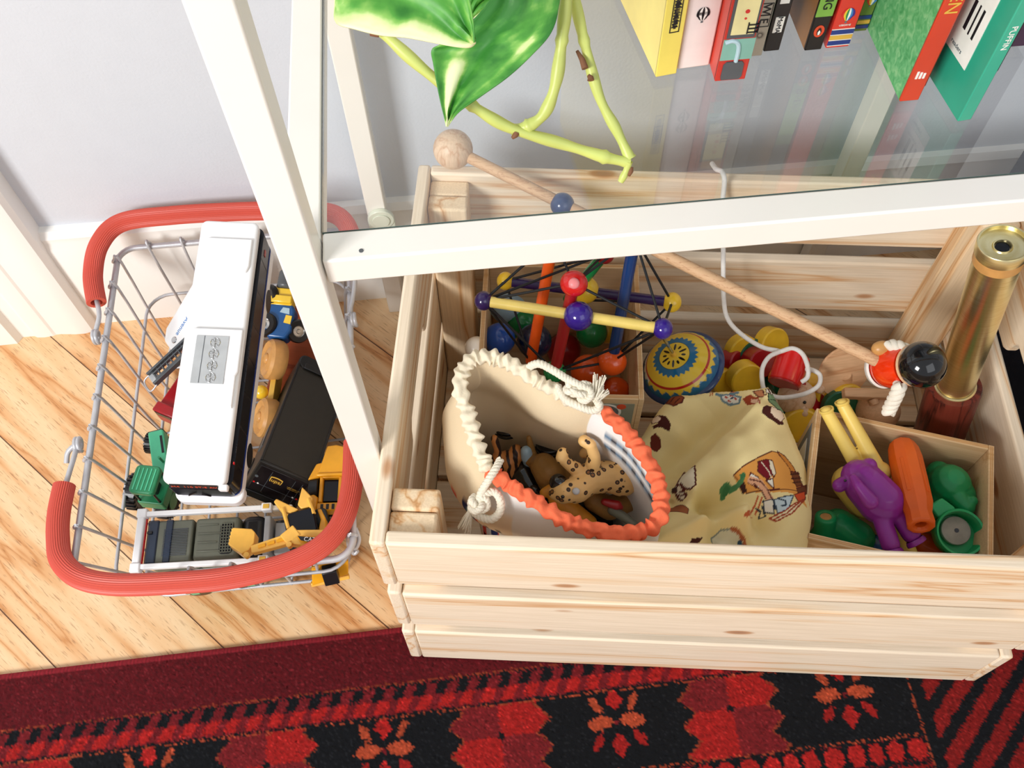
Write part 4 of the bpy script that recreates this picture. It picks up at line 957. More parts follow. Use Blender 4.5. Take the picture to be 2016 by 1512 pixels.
def yellow_bag():
    poly=[(-.0221,.0287),(-.0128,.0295),(.0192,.0248),(.0488,.0177),(.0514,.0001),(.0573,-.0235),(.0606,-.0463),(.0626,-.0664),(.0527,-.0935),(.0460,-.1121),(.0383,-.1317),(.0060,-.1370),(-.0275,-.1326),(-.0612,-.1253),(-.0688,-.0933),(-.0566,-.0459),(-.0586,-.0080),(-.0480,.0057),(-.0314,.0226)]
    xs=[p[0] for p in poly]; ys=[p[1] for p in poly]; st=.00062; e=.009
    nx=int((max(xs)-min(xs)+2*e)/st); ny=int((max(ys)-min(ys)+2*e)/st)
    X,Y=np.meshgrid(min(xs)-e+np.arange(nx)*st,min(ys)-e+np.arange(ny)*st,indexing='ij')
    ins,d=signed_out(poly,X,Y); out=np.where(ins,0,d)
    Z=cloth_h(X,Y)
    # soft wrinkles
    Z+=.0009*np.sin(X*210+Y*130+2*np.sin(Y*60))*np.exp(-((X+.02)/.05)**2)+.0006*np.sin(Y*300-X*160)
    edge=np.where(ins,np.clip(1-d/.007,0,1),1.); Z-= .004*edge**2
    Z-=np.where(out>0,out*7.0,0); keep=out<.0085
    Z=np.maximum(Z,.03)
    C=lambda h:np.array(srgb(h)); col=np.empty(X.shape+(3,)); col[:]=C('#f6e2a4')
    def P(pts,c,line=None,lw=.0007):
        i_,d_=signed_out([(a,b) for a,b in pts],X,Y)
        if c is not None: col[i_]=C(c)
        if line: col[d_<lw]=C(line)
    def S(pts,c,lw=.0006):
        dm=np.full(X.shape,1e9)
        for (x0,y0),(x1,y1) in zip(pts,pts[1:]):
            dx,dy=x1-x0,y1-y0; L=dx*dx+dy*dy+1e-12; t=np.clip(((X-x0)*dx+(Y-y0)*dy)/L,0,1); dm=np.minimum(dm,np.hypot(X-x0-t*dx,Y-y0-t*dy))
        col[dm<lw]=C(c)
    BR='#5a1f1a'
    # orange desk with papers and a book
    P([(-.0005,-.0627),(.0108,-.0574),(.0313,-.0465),(.0421,-.0473),(.0472,-.0569),(.0503,-.0864),(.0398,-.0775),(.0055,-.0738),(.0033,-.0695)],'#e8a24e')
    P([(-.0005,-.0627),(.0131,-.0555),(.0314,-.0461),(.0358,-.0460),(.0456,-.0594),(.0475,-.0749),(.0081,-.0739),(.0055,-.0688)],'#e8a24e',BR,.0004)
    P([(.0360,-.0452),(.0421,-.0473),(.0488,-.0565),(.0520,-.0693),(.0462,-.0744),(.0437,-.0579)],'#d58a3a',BR,.0004)
    P([(.0181,-.0554),(.0263,-.0528),(.0296,-.0532),(.0301,-.0626),(.0226,-.0677),(.0165,-.0623)],'#7a1420',BR,.0004)
    P([(.0271,-.0531),(.0299,-.0535),(.0303,-.0633),(.0277,-.0664),(.0264,-.0592)],'#f0e4c8',BR,.0003)
    S([(.0209,-.0556),(.0244,-.0612),(.0261,-.0668)],'#f0e4c8',.0004)
    P([(.0112,-.0629),(.0161,-.0660),(.0193,-.0709),(.0149,-.0724),(.0088,-.0682)],'#f4efe0',BR,.0004)
    P([(.0217,-.0683),(.0271,-.0671),(.0270,-.0741)],'#f4efe0',BR,.0004)
    P([(.0032,-.0676),(.0068,-.0679),(.0081,-.0723),(.0055,-.0738)],'#40211c')
    P([(.0438,-.0591),(.0518,-.0576),(.0528,-.0670),(.0458,-.0705)],'#7a4426',BR,.0004)
    for a in ([(.0430,-.0616),(.0526,-.0581)],[(.0429,-.0648),(.0533,-.0610)],[(.0433,-.0679),(.0533,-.0640)]): S(a,'#3b1b14',.0004)
    P([(.0451,-.0723),(.0573,-.0655),(.0563,-.0731),(.0451,-.0776)],'#6b3a24',BR,.0004)
    # arm, cup, figure fragments
    S([(.0110,-.0674),(.0172,-.0697),(.0210,-.0745),(.0232,-.0798)],'#e9b08a',.0022); S([(.0103,-.0668),(.0177,-.0689),(.0222,-.0737),(.0243,-.0794)],BR,.0004); S([(.0130,-.0698),(.0183,-.0746),(.0206,-.0792)],BR,.0004)
    P([(.0186,-.0800),(.0251,-.0806),(.0246,-.0899),(.0191,-.0872)],'#f1ecdc','#2b3340',.0004)
    P([(.0257,-.0810),(.0402,-.0790),(.0336,-.0892),(.0263,-.0906)],'#c9dbe2','#3a4a5a',.0004)
    S([(.0291,-.0811),(.0329,-.0830),(.0329,-.0860),(.0296,-.0860)],'#3a4a5a',.0005)
    P([(.0408,-.0785),(.0527,-.0725),(.0512,-.0789),(.0433,-.0832)],'#d8542c',BR,.0004)
    P([(.0423,-.0834),(.0498,-.0801),(.0356,-.0925),(.0254,-.0953),(.0213,-.0919),(.0310,-.0901)],'#f0e2b8','#a8442a',.0005); S([(.0453,-.0824),(.0323,-.0919),(.0233,-.0936)],'#a8442a',.0005)
    S([(.0153,-.0771),(.0130,-.0817),(.0083,-.0878),(-.0007,-.0951)],'#c8643c',.0006); S([(.0180,-.0781),(.0157,-.0829),(.0131,-.0866)],'#c8643c',.0006); S([(.0136,-.0832),(.0166,-.0859),(.0151,-.0896),(.0192,-.0897),(.0177,-.0828)],'#3a4048',.0005)
    P([(-.0022,-.0941),(.0016,-.0936),(.0109,-.0885),(.0010,-.0959)],'#c8643c')
    # green looped stem
    S([(-.0057,-.0699),(-.0065,-.0658),(-.0043,-.0655),(-.0012,-.0687),(.0017,-.0685),(.0047,-.0665),(.0057,-.0642)],'#4f8a58',.0016); P([(.0032,-.0634),(.0068,-.0627),(.0078,-.0649),(.0047,-.0656)],'#3f7a4c'); P([(-.0065,-.0665),(-.0043,-.0651),(-.0019,-.0675),(-.0034,-.0700),(-.0056,-.0704)],'#3f7a4c')
    # small hourglass cup
    P([(-.0201,-.0289),(-.0256,-.0625),(-.0291,-.0639),(-.0320,-.0590),(-.0345,-.0520)],'#efe6cc',BR,.0006)
    P([(-.0348,-.0521),(-.0323,-.0593),(-.0315,-.0661),(-.0337,-.0668),(-.0359,-.0595),(-.0377,-.0539)],'#efe6cc',BR,.0005); P([(-.0366,-.0502),(-.0349,-.0536),(-.0353,-.0589),(-.0379,-.0548)],'#40211c'); S([(-.0342,-.0593),(-.0322,-.0609)],BR,.0004); S([(-.0348,-.0605),(-.0326,-.0633)],BR,.0004)
    # heads: dark bun, curly red hair, brown profiles
    P([(.0360,-.0063),(.0396,-.0049),(.0423,-.0075),(.0395,-.0132),(.0435,-.0159),(.0494,-.0177),(.0498,-.0199),(.0440,-.0211),(.0365,-.0173),(.0336,-.0113)],'#471a14')
    P([(.0418,-.0066),(.0501,-.0078),(.0516,-.0141),(.0473,-.0186),(.0417,-.0162),(.0393,-.0124)],'#f3dcc0',BR,.0003); P([(.0483,-.0053),(.0522,-.0038),(.0547,-.0070),(.0503,-.0104)],'#f6f2e2','#5a3a2a',.0003)
    P([(.0454,.0114),(.0530,.0124),(.0555,.0002),(.0559,-.0094),(.0463,-.0086),(.0430,.0004)],'#7a9a72','#2f4432',.0005); S([(.0454,.0026),(.0504,.0033),(.0531,-.0008)],'#2f4432',.0005)
    P([(.0456,.0150),(.0548,.0161),(.0549,.0108),(.0446,.0083)],'#f4efe0',BR,.0003)
    for a in ([(.0479,.0155),(.0474,.0095)],[(.0504,.0155),(.0501,.0102)],[(.0531,.0158),(.0530,.0110)]): S(a,BR,.0006)
    P([(.0379,.0176),(.0438,.0160),(.0427,.0068),(.0400,.0092)],'#c8845a',BR,.0004)
    P([(.0303,.0156),(.0358,.0162),(.0395,.0097),(.0351,-.0029),(.0335,.0038),(.0319,.0113)],'#a8482a'); P([(.0353,.0130),(.0384,.0081),(.0344,-.0018),(.0345,.0047)],'#f0c8a8')
    # alarm clock
    P([(.0144,.0218),(.0225,.0202),(.0289,.0167),(.0275,.0130),(.0205,.0134),(.0155,.0172)],'#e9e6da','#6f8a94',.0007); S([(.0123,.0234),(.0151,.0213)],'#6f8a94',.0012); S([(.0226,.0212),(.0271,.0209)],'#6f8a94',.0014)
    for a in ([(.0179,.0192),(.0190,.0183)],[(.0199,.0162),(.0210,.0153)],[(.0245,.0171),(.0256,.0159)],[(.0217,.0191),(.0232,.0188)]): S(a,'#b8442a',.0006)
    S([(.0215,.0171),(.0246,.0178)],'#3a4a5a',.0005)
    for a in ([(.0080,.0259),(.0074,.0235)],[(.0096,.0259),(.0089,.0232)],[(.0221,.0238),(.0258,.0232)],[(.0228,.0226),(.0265,.0221)]): S(a,'#c06a3a',.0004)
    # walnut bonnet, brown bob, curly dark hair on the left fold
    P([(-.0265,.0250),(-.0220,.0295),(-.0148,.0298),(-.0127,.0254),(-.0153,.0211),(-.0217,.0202)],'#8a4424',BR,.0005); S([(-.0236,.0241),(-.0191,.0280),(-.0151,.0282)],'#4a1c12',.0004); S([(-.0216,.0213),(-.0164,.0250)],'#4a1c12',.0004)
    P([(-.0361,.0157),(-.0329,.0173),(-.0279,.0140),(-.0252,.0078),(-.0268,.0030),(-.0304,.0054),(-.0332,.0076),(-.0381,.0081),(-.0390,.0108),(-.0344,.0108)],'#4a1c14'); P([(-.0378,.0178),(-.0336,.0179),(-.0315,.0129),(-.0351,.0114),(-.0391,.0130)],'#f3dcc0',BR,.0003)
    P([(-.0408,.0038),(-.0372,.0051),(-.0338,.0010),(-.0335,-.0050),(-.0373,-.0076),(-.0419,-.0041)],'#6a281a'); 
    P([(-.0527,-.0568),(-.0474,-.0641),(-.0375,-.0667),(-.0322,-.0769),(-.0357,-.0840),(-.0441,-.0751),(-.0565,-.0745)],'#a8623c',BR,.0003); P([(-.0486,-.0580),(-.0446,-.0625),(-.0488,-.0722),(-.0535,-.0707)],'#f0dcc0')
    # oval mirror drawing at the front edge
    P([(-.0199,-.0988),(-.0133,-.0955),(-.0075,-.0974),(-.0020,-.1008),(.0001,-.1062),(-.0067,-.1082),(-.0195,-.1061)],'#e3dfc4','#8a948c',.0004); S([(-.0075,-.0974),(-.0020,-.1008),(.0012,-.1047),(.0007,-.1118)],'#b86a42',.0008); P([(-.0026,-.1033),(.0002,-.1041),(.0004,-.1080),(-.0019,-.1065)],'#34506a')
    P([(-.0370,-.1032),(-.0282,-.1017),(-.0334,-.1064),(-.0394,-.1065)],'#4a1c14')
    idx=-np.ones(X.shape,int); idx[keep]=np.arange(keep.sum())
    mb=MB(); mb.v=[Vector(p) for p in zip(X[keep],Y[keep],Z[keep])]
    q=keep[:-1,:-1]&keep[1:,:-1]&keep[:-1,1:]&keep[1:,1:]; I,Jj=np.nonzero(q)
    mb.f=[(int(a),int(b),int(c),int(d)) for a,b,c,d in zip(idx[I,Jj],idx[I+1,Jj],idx[I+1,Jj+1],idx[I,Jj+1])]; mb.m=[0]*len(mb.f)
    ob=link_obj('printed_cloth_bag',mb,painted('printed_yellow_cotton',.85,1500,.35),None,ang=180); set_pattern(ob,col[keep])
    cen=Vector((.0012,-.0619)+(.12,)); 
    ob.data.transform(Matrix.Translation(-cen)); ob.location=cen
    so=ob.modifiers.new('thickness','SOLIDIFY'); so.thickness=.0007
    tag(ob,'crumpled pale yellow cloth bag printed with storybook drawings','cloth bag')
yellow_bag()

# ================================================================== DRAWSTRING BAG OF TOY ANIMALS
RIM=[(-.1740,.0022,.2620),(-.1649,.0024,.2620),(-.1559,-.0007,.2610),(-.1465,-.0074,.2600),(-.1372,-.0146,.2580),(-.1280,-.0209,.2560),(-.1185,-.0263,.2530),(-.1066,-.0324,.2500),(-.0956,-.0359,.2480),(-.0861,-.0467,.2460),(-.0778,-.0584,.2440),(-.0709,-.0717,.2420),(-.0666,-.0855,.2400),(-.0656,-.0997,.2380),(-.0700,-.1125,.2370),(-.0809,-.1185,.2370),(-.0964,-.1182,.2370),(-.1116,-.1139,.2370),(-.1251,-.1079,.2380),(-.1384,-.0987,.2390),(-.1501,-.0886,.2400),(-.1605,-.0799,.2410),(-.1683,-.0740,.2430),(-.1736,-.0659,.2450),(-.1775,-.0549,.2470),(-.1798,-.0434,.2500),(-.1825,-.0298,.2530),(-.1853,-.0165,.2570),(-.1822,-.0043,.2600)]
bag=thing('drawstring_bag','cream drawstring bag with a gathered coral and white rim, full of toy animals','cloth bag',Matrix.Translation((-.1009,.0197,.0300)))
rim=spline(RIM,14,closed=True); NRm=len(rim); cen=sum(rim,Vector())/NRm
i0=int(8.1*14); i1=int(22.6*14)      # the coral cotton part of the hem
def gather(idx,r,name,mat,seed,label=None):
    rng=random.Random(seed); n=20; mb=MB(); vs=[];fs=[]; P=[rim[i%NRm] for i in idx]; m=len(P)
    u=Vector((0,0,1))
    for i,p in enumerate(P):
        a=rim[(idx[i]-1)%NRm]; b=rim[(idx[i]+1)%NRm]; T=(b-a).normalized(); uu=(u-T*u.dot(T)).normalized(); w=T.cross(uu)
        for k in range(n):
            f=2*PI*k/n
            pl_=math.sin(i*.86+2.1*math.sin(f+i*.021)+1.3*math.sin(i*.17+seed))
            p3=noise.noise(Vector((i*.23,math.cos(f)*1.2,math.sin(f)*1.2+seed)))
            rr_=r*(1+.20*pl_+.45*p3)
            end=min(1,.55+i*.12,.55+(m-1-i)*.12)
            vs.append(p+(uu*math.cos(f)*.92+w*math.sin(f))*rr_*end+T*(.0010*math.sin(f*1.0+i*.3)))
    for i in range(m-1):
        for k in range(n): l=(k+1)%n; fs.append((i*n+k,i*n+l,(i+1)*n+l,(i+1)*n+k))
    o=link_obj(name,mb.add(vs,fs),M[mat],bag,world=True,ang=180)
    sb=o.modifiers.new('soft','SUBSURF'); sb.levels=1; sb.render_levels=1
    if label: o['label']=label
    return o
gather(list(range(i0,i1)),.0049,'gathered_hem','coral',2,'gathered coral cotton hem')
gather(list(range(i1-2,NRm+i0+2)),.0048,'gathered_hem','canvas',5,'gathered cream hem')
# bag wall
def bag_wall():
    N=NRm; K=26; vs=[];col=[]
    C=lambda h:np.array(srgb(h))
    for i in range(N):
        p=rim[i]; d=p-cen; a=i/N
        px_=Vector((d.x,d.y,0)); ang_=math.atan2(d.y,d.x)
        back=max(0,math.cos(ang_-math.radians(78)))**1.6      # wall that folds into the bag
        left=max(0,math.cos(ang_-math.radians(188)))**2
        for k in range(K):
            t=k/(K-1); z=p.z-.002-(p.z-.028)*t**1.15
            s=1+ left*(.46*math.sin(PI*min(1,t*2.2))*(1 if t<.45 else .9)) + .05*math.sin(PI*t)*(1-back)
            s-= back*(.30*math.sin(PI*min(1,t/.27))**1.0 if t<.27 else -.05*min(1,(t-.27)*5))
            s+= .03*math.sin(i*.19+t*3)*t*(1-back*.5)+.02*math.sin(i*.07+5*t)
            q=Vector((cen.x+px_.x*s,cen.y+px_.y*s,z+ 0))
            if q.x<-.2225+.144*(q.y+.017): q.x=-.2225+.144*(q.y+.017)
            yb=.0085 if q.z<.165 else .03
            if q.y>yb: q.y=yb
            yf=-.1345-.144*(q.x+.12)
            if q.y<yf: q.y=yf
            vs.append(q)
            c=C('#e2cdaa')
            if math.radians(-150)<ang_<math.radians(35) and t>.02: c=C('#f1eeea')
            if (ang_<math.radians(-150) or ang_>math.radians(170)) and t>.36: c=C('#eceef2')
            u_=a; 
            if .755<a<.785 and .16<t<.6: c=C('#202c5e')
            if .762<a<.775 and .20<t<.30: c=C('#7fb0b8')
            if .80<a<.815 and t>.22: c=C('#dd4a3c')
            if .70<a<.755 and .12<t<.6: c=C('#f3dfc4')
            if .7525<a<.757 and .1<t<.6: c=C('#d8543a')
            if (abs(a-.722)<.0035 or abs(a-.742)<.0035) and .30<t<.36: c=C('#15151c')
            if .30<a<.42 and (t*30)%3<1 and .1<t<.3: c=C('#5f7d98') if int(a*90)%2 else C('#1c2030')
            col.append(c)
    fs=[(i*K+k,i*K+k+1,((i+1)%N)*K+k+1,((i+1)%N)*K+k) for i in range(N) for k in range(K-1)]
    b=len(vs); vs.append(Vector((cen.x,cen.y,.027))); col.append(C('#e0d4bd'))
    for i in range(N): fs.append((i*K+K-1,b,((i+1)%N)*K+K-1))
    o=link_obj('bag_body',MB().add(vs,fs),painted('printed_canvas',.88,1500,.3),bag,world=True,ang=180); set_pattern(o,np.array(col))
    sb=o.modifiers.new('soft','SUBSURF'); sb.levels=1; sb.render_levels=1
    so=o.modifiers.new('thickness','SOLIDIFY'); so.thickness=.0006; so.offset=1
bag_wall()
def knot(c,r,name,seed):
    rng=random.Random(seed); c=Vector(c); a=rng.random()*6
    pts=[c+Vector((math.cos(t*2+a)*(1+.45*math.cos(t*3)),math.sin(t*2+a)*(1+.45*math.cos(t*3)),.55*math.sin(t*3)))*r for t in [2*PI*i/16 for i in range(16)]]
    q=spline(pts+[pts[0]],6); return rope(q[::6],.0024,name,bag,'cap_cream',pitch=.006,n=7,sub=3)
def tassel(c,d,L,name,seed,n=26,spread=.5):
    rng=random.Random(seed); mb=MB(); d=Vector(d).normalized()
    for i in range(n):
        v=(d+Vector((rng.uniform(-1,1),rng.uniform(-1,1),rng.uniform(-.6,.6)))*spread).normalized(); l=L*rng.uniform(.7,1.05); b=Vector((rng.uniform(-1,1),rng.uniform(-1,1),rng.uniform(-1,1)))*.0012
        mb.tube([Vector(c)+b,Vector(c)+b+v*l*.5,Vector(c)+b+v*l+d*l*.15-Vector((0,0,.001))],[.0006,.0006,.0004],5)
    return link_obj(name,mb,M['cap_cream'],bag,world=True,ang=80)
rope([(-.1393,-.0090,.2640),(-.1330,-.0111,.2700),(-.1245,-.0173,.2700),(-.1154,-.0234,.2670),(-.1069,-.0290,.2660),(-.1017,-.0321,.2640)],.0027,'draw_cord',bag,'cap_cream',pitch=.007)
rope([(-.1221,-.0220,.2580),(-.1187,-.0318,.2580),(-.1119,-.0374,.2580),(-.1025,-.0410,.2560),(-.0975,-.0397,.2580),(-.1002,-.0342,.2620)],.0027,'draw_cord',bag,'cap_cream',pitch=.007)
knot((-.1065,-.0316,.2640),.0042,'cord_knot',1)
knot((-.1132,-.0279,.2640),.0032,'cord_knot',4)
tassel((-.1000,-.0372,.2620),Vector((-.0956,-.0223,.2680))-Vector((-.1001,-.0379,.2620)),.0150,'cord_tassel',2,30,.32)
tassel((-.1001,-.0379,.2620),Vector((-.0932,-.0304,.2640))-Vector((-.1001,-.0379,.2620)),.0095,'cord_tassel',3,20,.5)
rope([(-.1638,-.0649,.2460),(-.1677,-.0725,.2480),(-.1724,-.0781,.2460),(-.1775,-.0830,.2400),(-.1797,-.0880,.2360)],.0026,'draw_cord',bag,'cap_cream',pitch=.007)
rope([(-.1771,-.0846,.2380),(-.1698,-.0829,.2380),(-.1662,-.0884,.2360),(-.1672,-.0945,.2320),(-.1727,-.0980,.2300),(-.1790,-.0960,.2300),(-.1844,-.0909,.2300),(-.1845,-.0852,.2330)],.0027,'draw_cord',bag,'cap_cream',pitch=.007)
knot((-.1801,-.0893,.2360),.0040,'cord_knot',7)
tassel((-.1857,-.0916,.2320),Vector((-.1914,-.0998,.2220))-Vector((-.1855,-.0899,.2320)),.0135,'cord_tassel',8,30,.36)

# ------------------------------------------------------------------ toy animals in the bag
def capsule_body(name,label,catg,segs,mat,vox=.0008,sm=3,group=None):
    """one continuous skin grown over tapered limbs"""
    c0=Vector(segs[0][0]); mb=MB()
    for a,b,r0,r1 in segs:
        a=Vector(a);b=Vector(b)
        mb.cyl(a,b,r0,r1,n=16)
        mb.sphere(a,r0,n=16); mb.sphere(b,r1,n=16)
    mb.v=[v-c0 for v in mb.v]
    o=link_obj(name,mb,M[mat],None,ang=180); o.location=c0; MW[o.name]=Matrix.Translation(c0)
    remesh(o,vox,sm); tag(o,label,catg,group); return o
def on(par,name,c,r,mat,sc=(1,1,1)):
    return link_obj(name,MB().sphere(Vector(c),r,n=18,sc=sc),M[mat],par,world=True,ang=80)
lp_=capsule_body('toy_leopard','spotted toy leopard lying on its back with paws in the air','toy animal',[
 ((-.1211,-.0700,.1960),(-.1123,-.0674,.1940),.0078,.0098),((-.1276,-.0692,.1940),(-.1228,-.0697,.1950),.0050,.0078),
 ((-.1123,-.0674,.1940),(-.1029,-.0589,.1900),.0095,.0108),((-.1029,-.0589,.1900),(-.0896,-.0560,.1840),.0112,.0115),((-.0896,-.0560,.1840),(-.0784,-.0581,.1800),.0112,.0118),
 ((-.1005,-.0556,.1940),(-.0995,-.0517,.2100),.0068,.0042),((-.0995,-.0517,.2100),(-.1017,-.0470,.2180),.0042,.0036),((-.1017,-.0470,.2180),(-.1059,-.0440,.2190),.0040,.0042),
 ((-.1065,-.0576,.1940),(-.1170,-.0541,.2060),.0062,.0042),((-.1170,-.0541,.2060),(-.1221,-.0518,.2120),.0042,.0036),((-.1221,-.0518,.2120),(-.1207,-.0486,.2130),.0040,.0040),
 ((-.0791,-.0522,.1820),(-.0781,-.0472,.1960),.0080,.0044),((-.0781,-.0472,.1960),(-.0819,-.0444,.2040),.0042,.0034),((-.0819,-.0444,.2040),(-.0856,-.0406,.2050),.0036,.0038),
 ((-.1153,-.0729,.1900),(-.1144,-.0737,.1900),.0030,.0030),((-.1038,-.0396,.1900),(-.1023,-.0387,.1920),.0036,.0036)],'leopard')
on(lp_,'eye',(-.1237,-.0752,.2010),.0013,'black'); on(lp_,'nose',(-.1288,-.0703,.1960),.0018,'black'); on(lp_,'inner_ear',(-.1146,-.0734,.2040),.0026,'grey_pl',(1,1,.6))
capsule_body('toy_tiger','orange striped toy tiger with its tail up at the left of the bag','toy animal',[
 ((-.1655,-.0185,.1850),(-.1642,-.0220,.1780),.0028,.0028),((-.1642,-.0220,.1780),(-.1634,-.0255,.1680),.0028,.0030),((-.1634,-.0255,.1680),(-.1568,-.0256,.1600),.0050,.0060),
 ((-.1568,-.0256,.1600),(-.1502,-.0204,.1650),.0050,.0048),((-.1502,-.0204,.1650),(-.1483,-.0230,.1630),.0052,.0050),((-.1568,-.0256,.1600),(-.1537,-.0304,.1500),.0085,.0090)],'tiger')
capsule_body('toy_lion','brown toy lion with a shaggy mane under the leopard paws','toy animal',[
 ((-.1402,-.0285,.1650),(-.1318,-.0361,.1680),.0050,.0085),((-.1318,-.0361,.1680),(-.1279,-.0434,.1680),.0100,.0115),((-.1279,-.0434,.1680),(-.1157,-.0431,.1600),.0095,.0085),
 ((-.1406,-.0181,.1800),(-.1392,-.0228,.1700),.0020,.0028),((-.1392,-.0228,.1700),(-.1375,-.0274,.1620),.0028,.0040),((-.1334,-.0444,.1580),(-.1358,-.0467,.1500),.0045,.0040),((-.1264,-.0420,.1600),(-.1276,-.0475,.1500),.0060,.0048)],'fawn')
capsule_body('toy_hoof_animal','pale hooved leg of a fawn toy animal beside the tiger paws','toy animal',[
 ((-.1432,-.0246,.1720),(-.1426,-.0267,.1660),.0042,.0048),((-.1426,-.0267,.1660),(-.1384,-.0299,.1500),.0045,.0060)],'paleblue')
capsule_body('toy_dinosaur','ochre yellow toy dinosaur along the front wall of the bag','toy animal',[
 ((-.1341,-.0611,.1780),(-.1297,-.0600,.1780),.0036,.0046),((-.1297,-.0600,.1780),(-.1251,-.0653,.1720),.0046,.0058),((-.1251,-.0653,.1720),(-.1160,-.0722,.1650),.0068,.0080),((-.1160,-.0722,.1650),(-.1039,-.0791,.1580),.0080,.0060)],'ochre')
capsule_body('toy_pony','dark brown toy pony in the shade under the leopard','toy animal',[
 ((-.0981,-.0630,.1600),(-.0874,-.0679,.1550),.0080,.0090),((-.0874,-.0679,.1550),(-.0711,-.0615,.1500),.0085,.0080)],'fawn')
capsule_body('toy_snake','grey green toy snake stretched near the right front of the bag','toy animal',[
 ((-.0877,-.0752,.1680),(-.0815,-.0806,.1700),.0034,.0034),((-.0815,-.0806,.1700),(-.0744,-.0878,.1700),.0034,.0030)],'olive')
capsule_body('toy_bird','small red beaked toy bird below the leopard','toy animal',[
 ((-.0926,-.0698,.1720),(-.0841,-.0734,.1720),.0026,.0036),((-.0841,-.0734,.1720),(-.0817,-.0748,.1710),.0036,.0020)],'crimson')
on_b=link_obj('glossy_marble',MB().sphere((0,0,0),.0062,n=24),M['black'],None,ang=80); on_b.location=(-.1251,-.0628,.1970); tag(on_b,'glossy black marble beside the leopard nose','marble')
for (c,lab) in (((-.1245,-.0160,.1600),'round dark lid lying above the toy lion'),((-.1539,.0072,.1500),'round dark lid half hidden under the back fold of the bag'),((-.0819,-.0030,.1500),'round dark lid at the upper right inside the bag')):
    Wd_=frame(c,(1,0,.05),(0,1,-.35)); l=link_obj('round_lid',MB().lathe([(0,0),(.0098,0),(.0104,.0006),(.0106,.0026),(.0098,.0034),(.0090,.0030),(0,.0028)],None,36).tube([(math.cos(a)*.0103,math.sin(a)*.0103,-.0012) for a in [2*PI*i/36 for i in range(36)]],.0010,6,closed=True),M['lid'],None,ang=40)
    l.matrix_world=Wd_; tag(l,lab,'lid','dark round lids in the bag')
m_=capsule_body('toy_panda','black and white toy bear body in the middle of the bag','toy animal',[((-.1456,-.0333,.1500),(-.1419,-.0440,.1500),.0120,.0110),((-.1410,-.0528,.1680),(-.1397,-.0542,.1680),.0028,.0028)],'black')
# dark heap filling the bottom of the bag
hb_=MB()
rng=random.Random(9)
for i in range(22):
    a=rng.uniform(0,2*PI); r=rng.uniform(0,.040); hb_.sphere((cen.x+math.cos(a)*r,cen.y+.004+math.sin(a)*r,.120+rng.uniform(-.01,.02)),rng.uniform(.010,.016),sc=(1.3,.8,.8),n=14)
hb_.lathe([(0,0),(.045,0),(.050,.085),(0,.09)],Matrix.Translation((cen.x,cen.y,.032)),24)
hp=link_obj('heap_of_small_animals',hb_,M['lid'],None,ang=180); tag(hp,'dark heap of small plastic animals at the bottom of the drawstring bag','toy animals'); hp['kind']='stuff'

# ================================================================== RUBBER FINGER PUPPETS
def puppet(name,label,segs,mat,vox=.0008,sm=3): return capsule_body(name,label,'finger puppet',segs,mat,vox,sm,'rubber finger puppets in the right box')
gir=puppet('finger_puppet','pale yellow rubber puppet with two long tube legs over the box rim',[
 ((.0797,-.0181,.1755),(.1013,-.0551,.1500),.0046,.0056),((.0929,-.0131,.1755),(.1147,-.0595,.1520),.0046,.0060),
 ((.1010,-.0563,.1500),(.1156,-.0586,.1500),.0085,.0085),((.0952,-.0602,.1400),(.1053,-.0734,.1300),.0130,.0120),((.1053,-.0734,.1300),(.1301,-.0924,.1200),.0070,.0058),((.1292,-.0931,.1220),(.1267,-.1164,.1300),.0060,.0062)],'rub_yellow')
for a,b in (((.0797,-.0171,.1760),(.0790,-.0158,.1775)),((.0928,-.0121,.1760),(.0922,-.0107,.1775))):
    a=Vector(a);b=Vector(b); d=(b-a).normalized()
    link_obj('leg_opening',MB().lathe([(.0045,-.002),(.0054,-.0008),(.0055,.0006),(.0048,.0010),(.0042,.0002),(.0036,-.0008),(0,-.0008)],Matrix.Translation(a+(b-a)*.4)@(d.to_track_quat('Z','Y').to_matrix().to_4x4()),24),M['rub_yellow'],gir,world=True,ang=60)
el=puppet('finger_puppet','purple rubber elephant puppet lying on the yellow one',[
 ((.0935,-.0656,.1630),(.0952,-.0690,.1640),.0125,.0132),((.0974,-.0724,.1620),(.1062,-.0846,.1580),.0155,.0165),((.1062,-.0846,.1580),(.1111,-.0890,.1560),.0160,.0120),
 ((.1028,-.0937,.1580),(.1058,-.1147,.1520),.0066,.0066),((.1138,-.0901,.1580),(.1226,-.1088,.1520),.0066,.0066),
 ((.0778,-.0712,.1630),(.0813,-.0696,.1640),.0050,.0048),((.1013,-.0602,.1680),(.0979,-.0627,.1670),.0058,.0055),
 ((.0829,-.0726,.1790),(.0837,-.0802,.1810),.0028,.0038),((.0837,-.0802,.1810),(.0900,-.0915,.1780),.0038,.0055)],'rub_purple')
for a,b in (((.1028,-.0937,.1580),(.1058,-.1150,.1520)),((.1138,-.0901,.1580),(.1228,-.1094,.1520))):
    a=Vector(a);b=Vector(b); d=(b-a).normalized(); link_obj('leg_opening',MB().lathe([(.0063,-.002),(.0072,0),(.0072,.0016),(.0060,.0020),(.0052,.0012),(.0050,-.001),(0,-.001)],Matrix.Translation(b+d*.0052)@d.to_track_quat('Z','Y').to_matrix().to_4x4(),24),M['rub_purple'],el,world=True,ang=60)
on(el,'eye',(.0921,-.0684,.1755),.0010,'black'); on(el,'eye',(.0803,-.0706,.1700),.0010,'black')
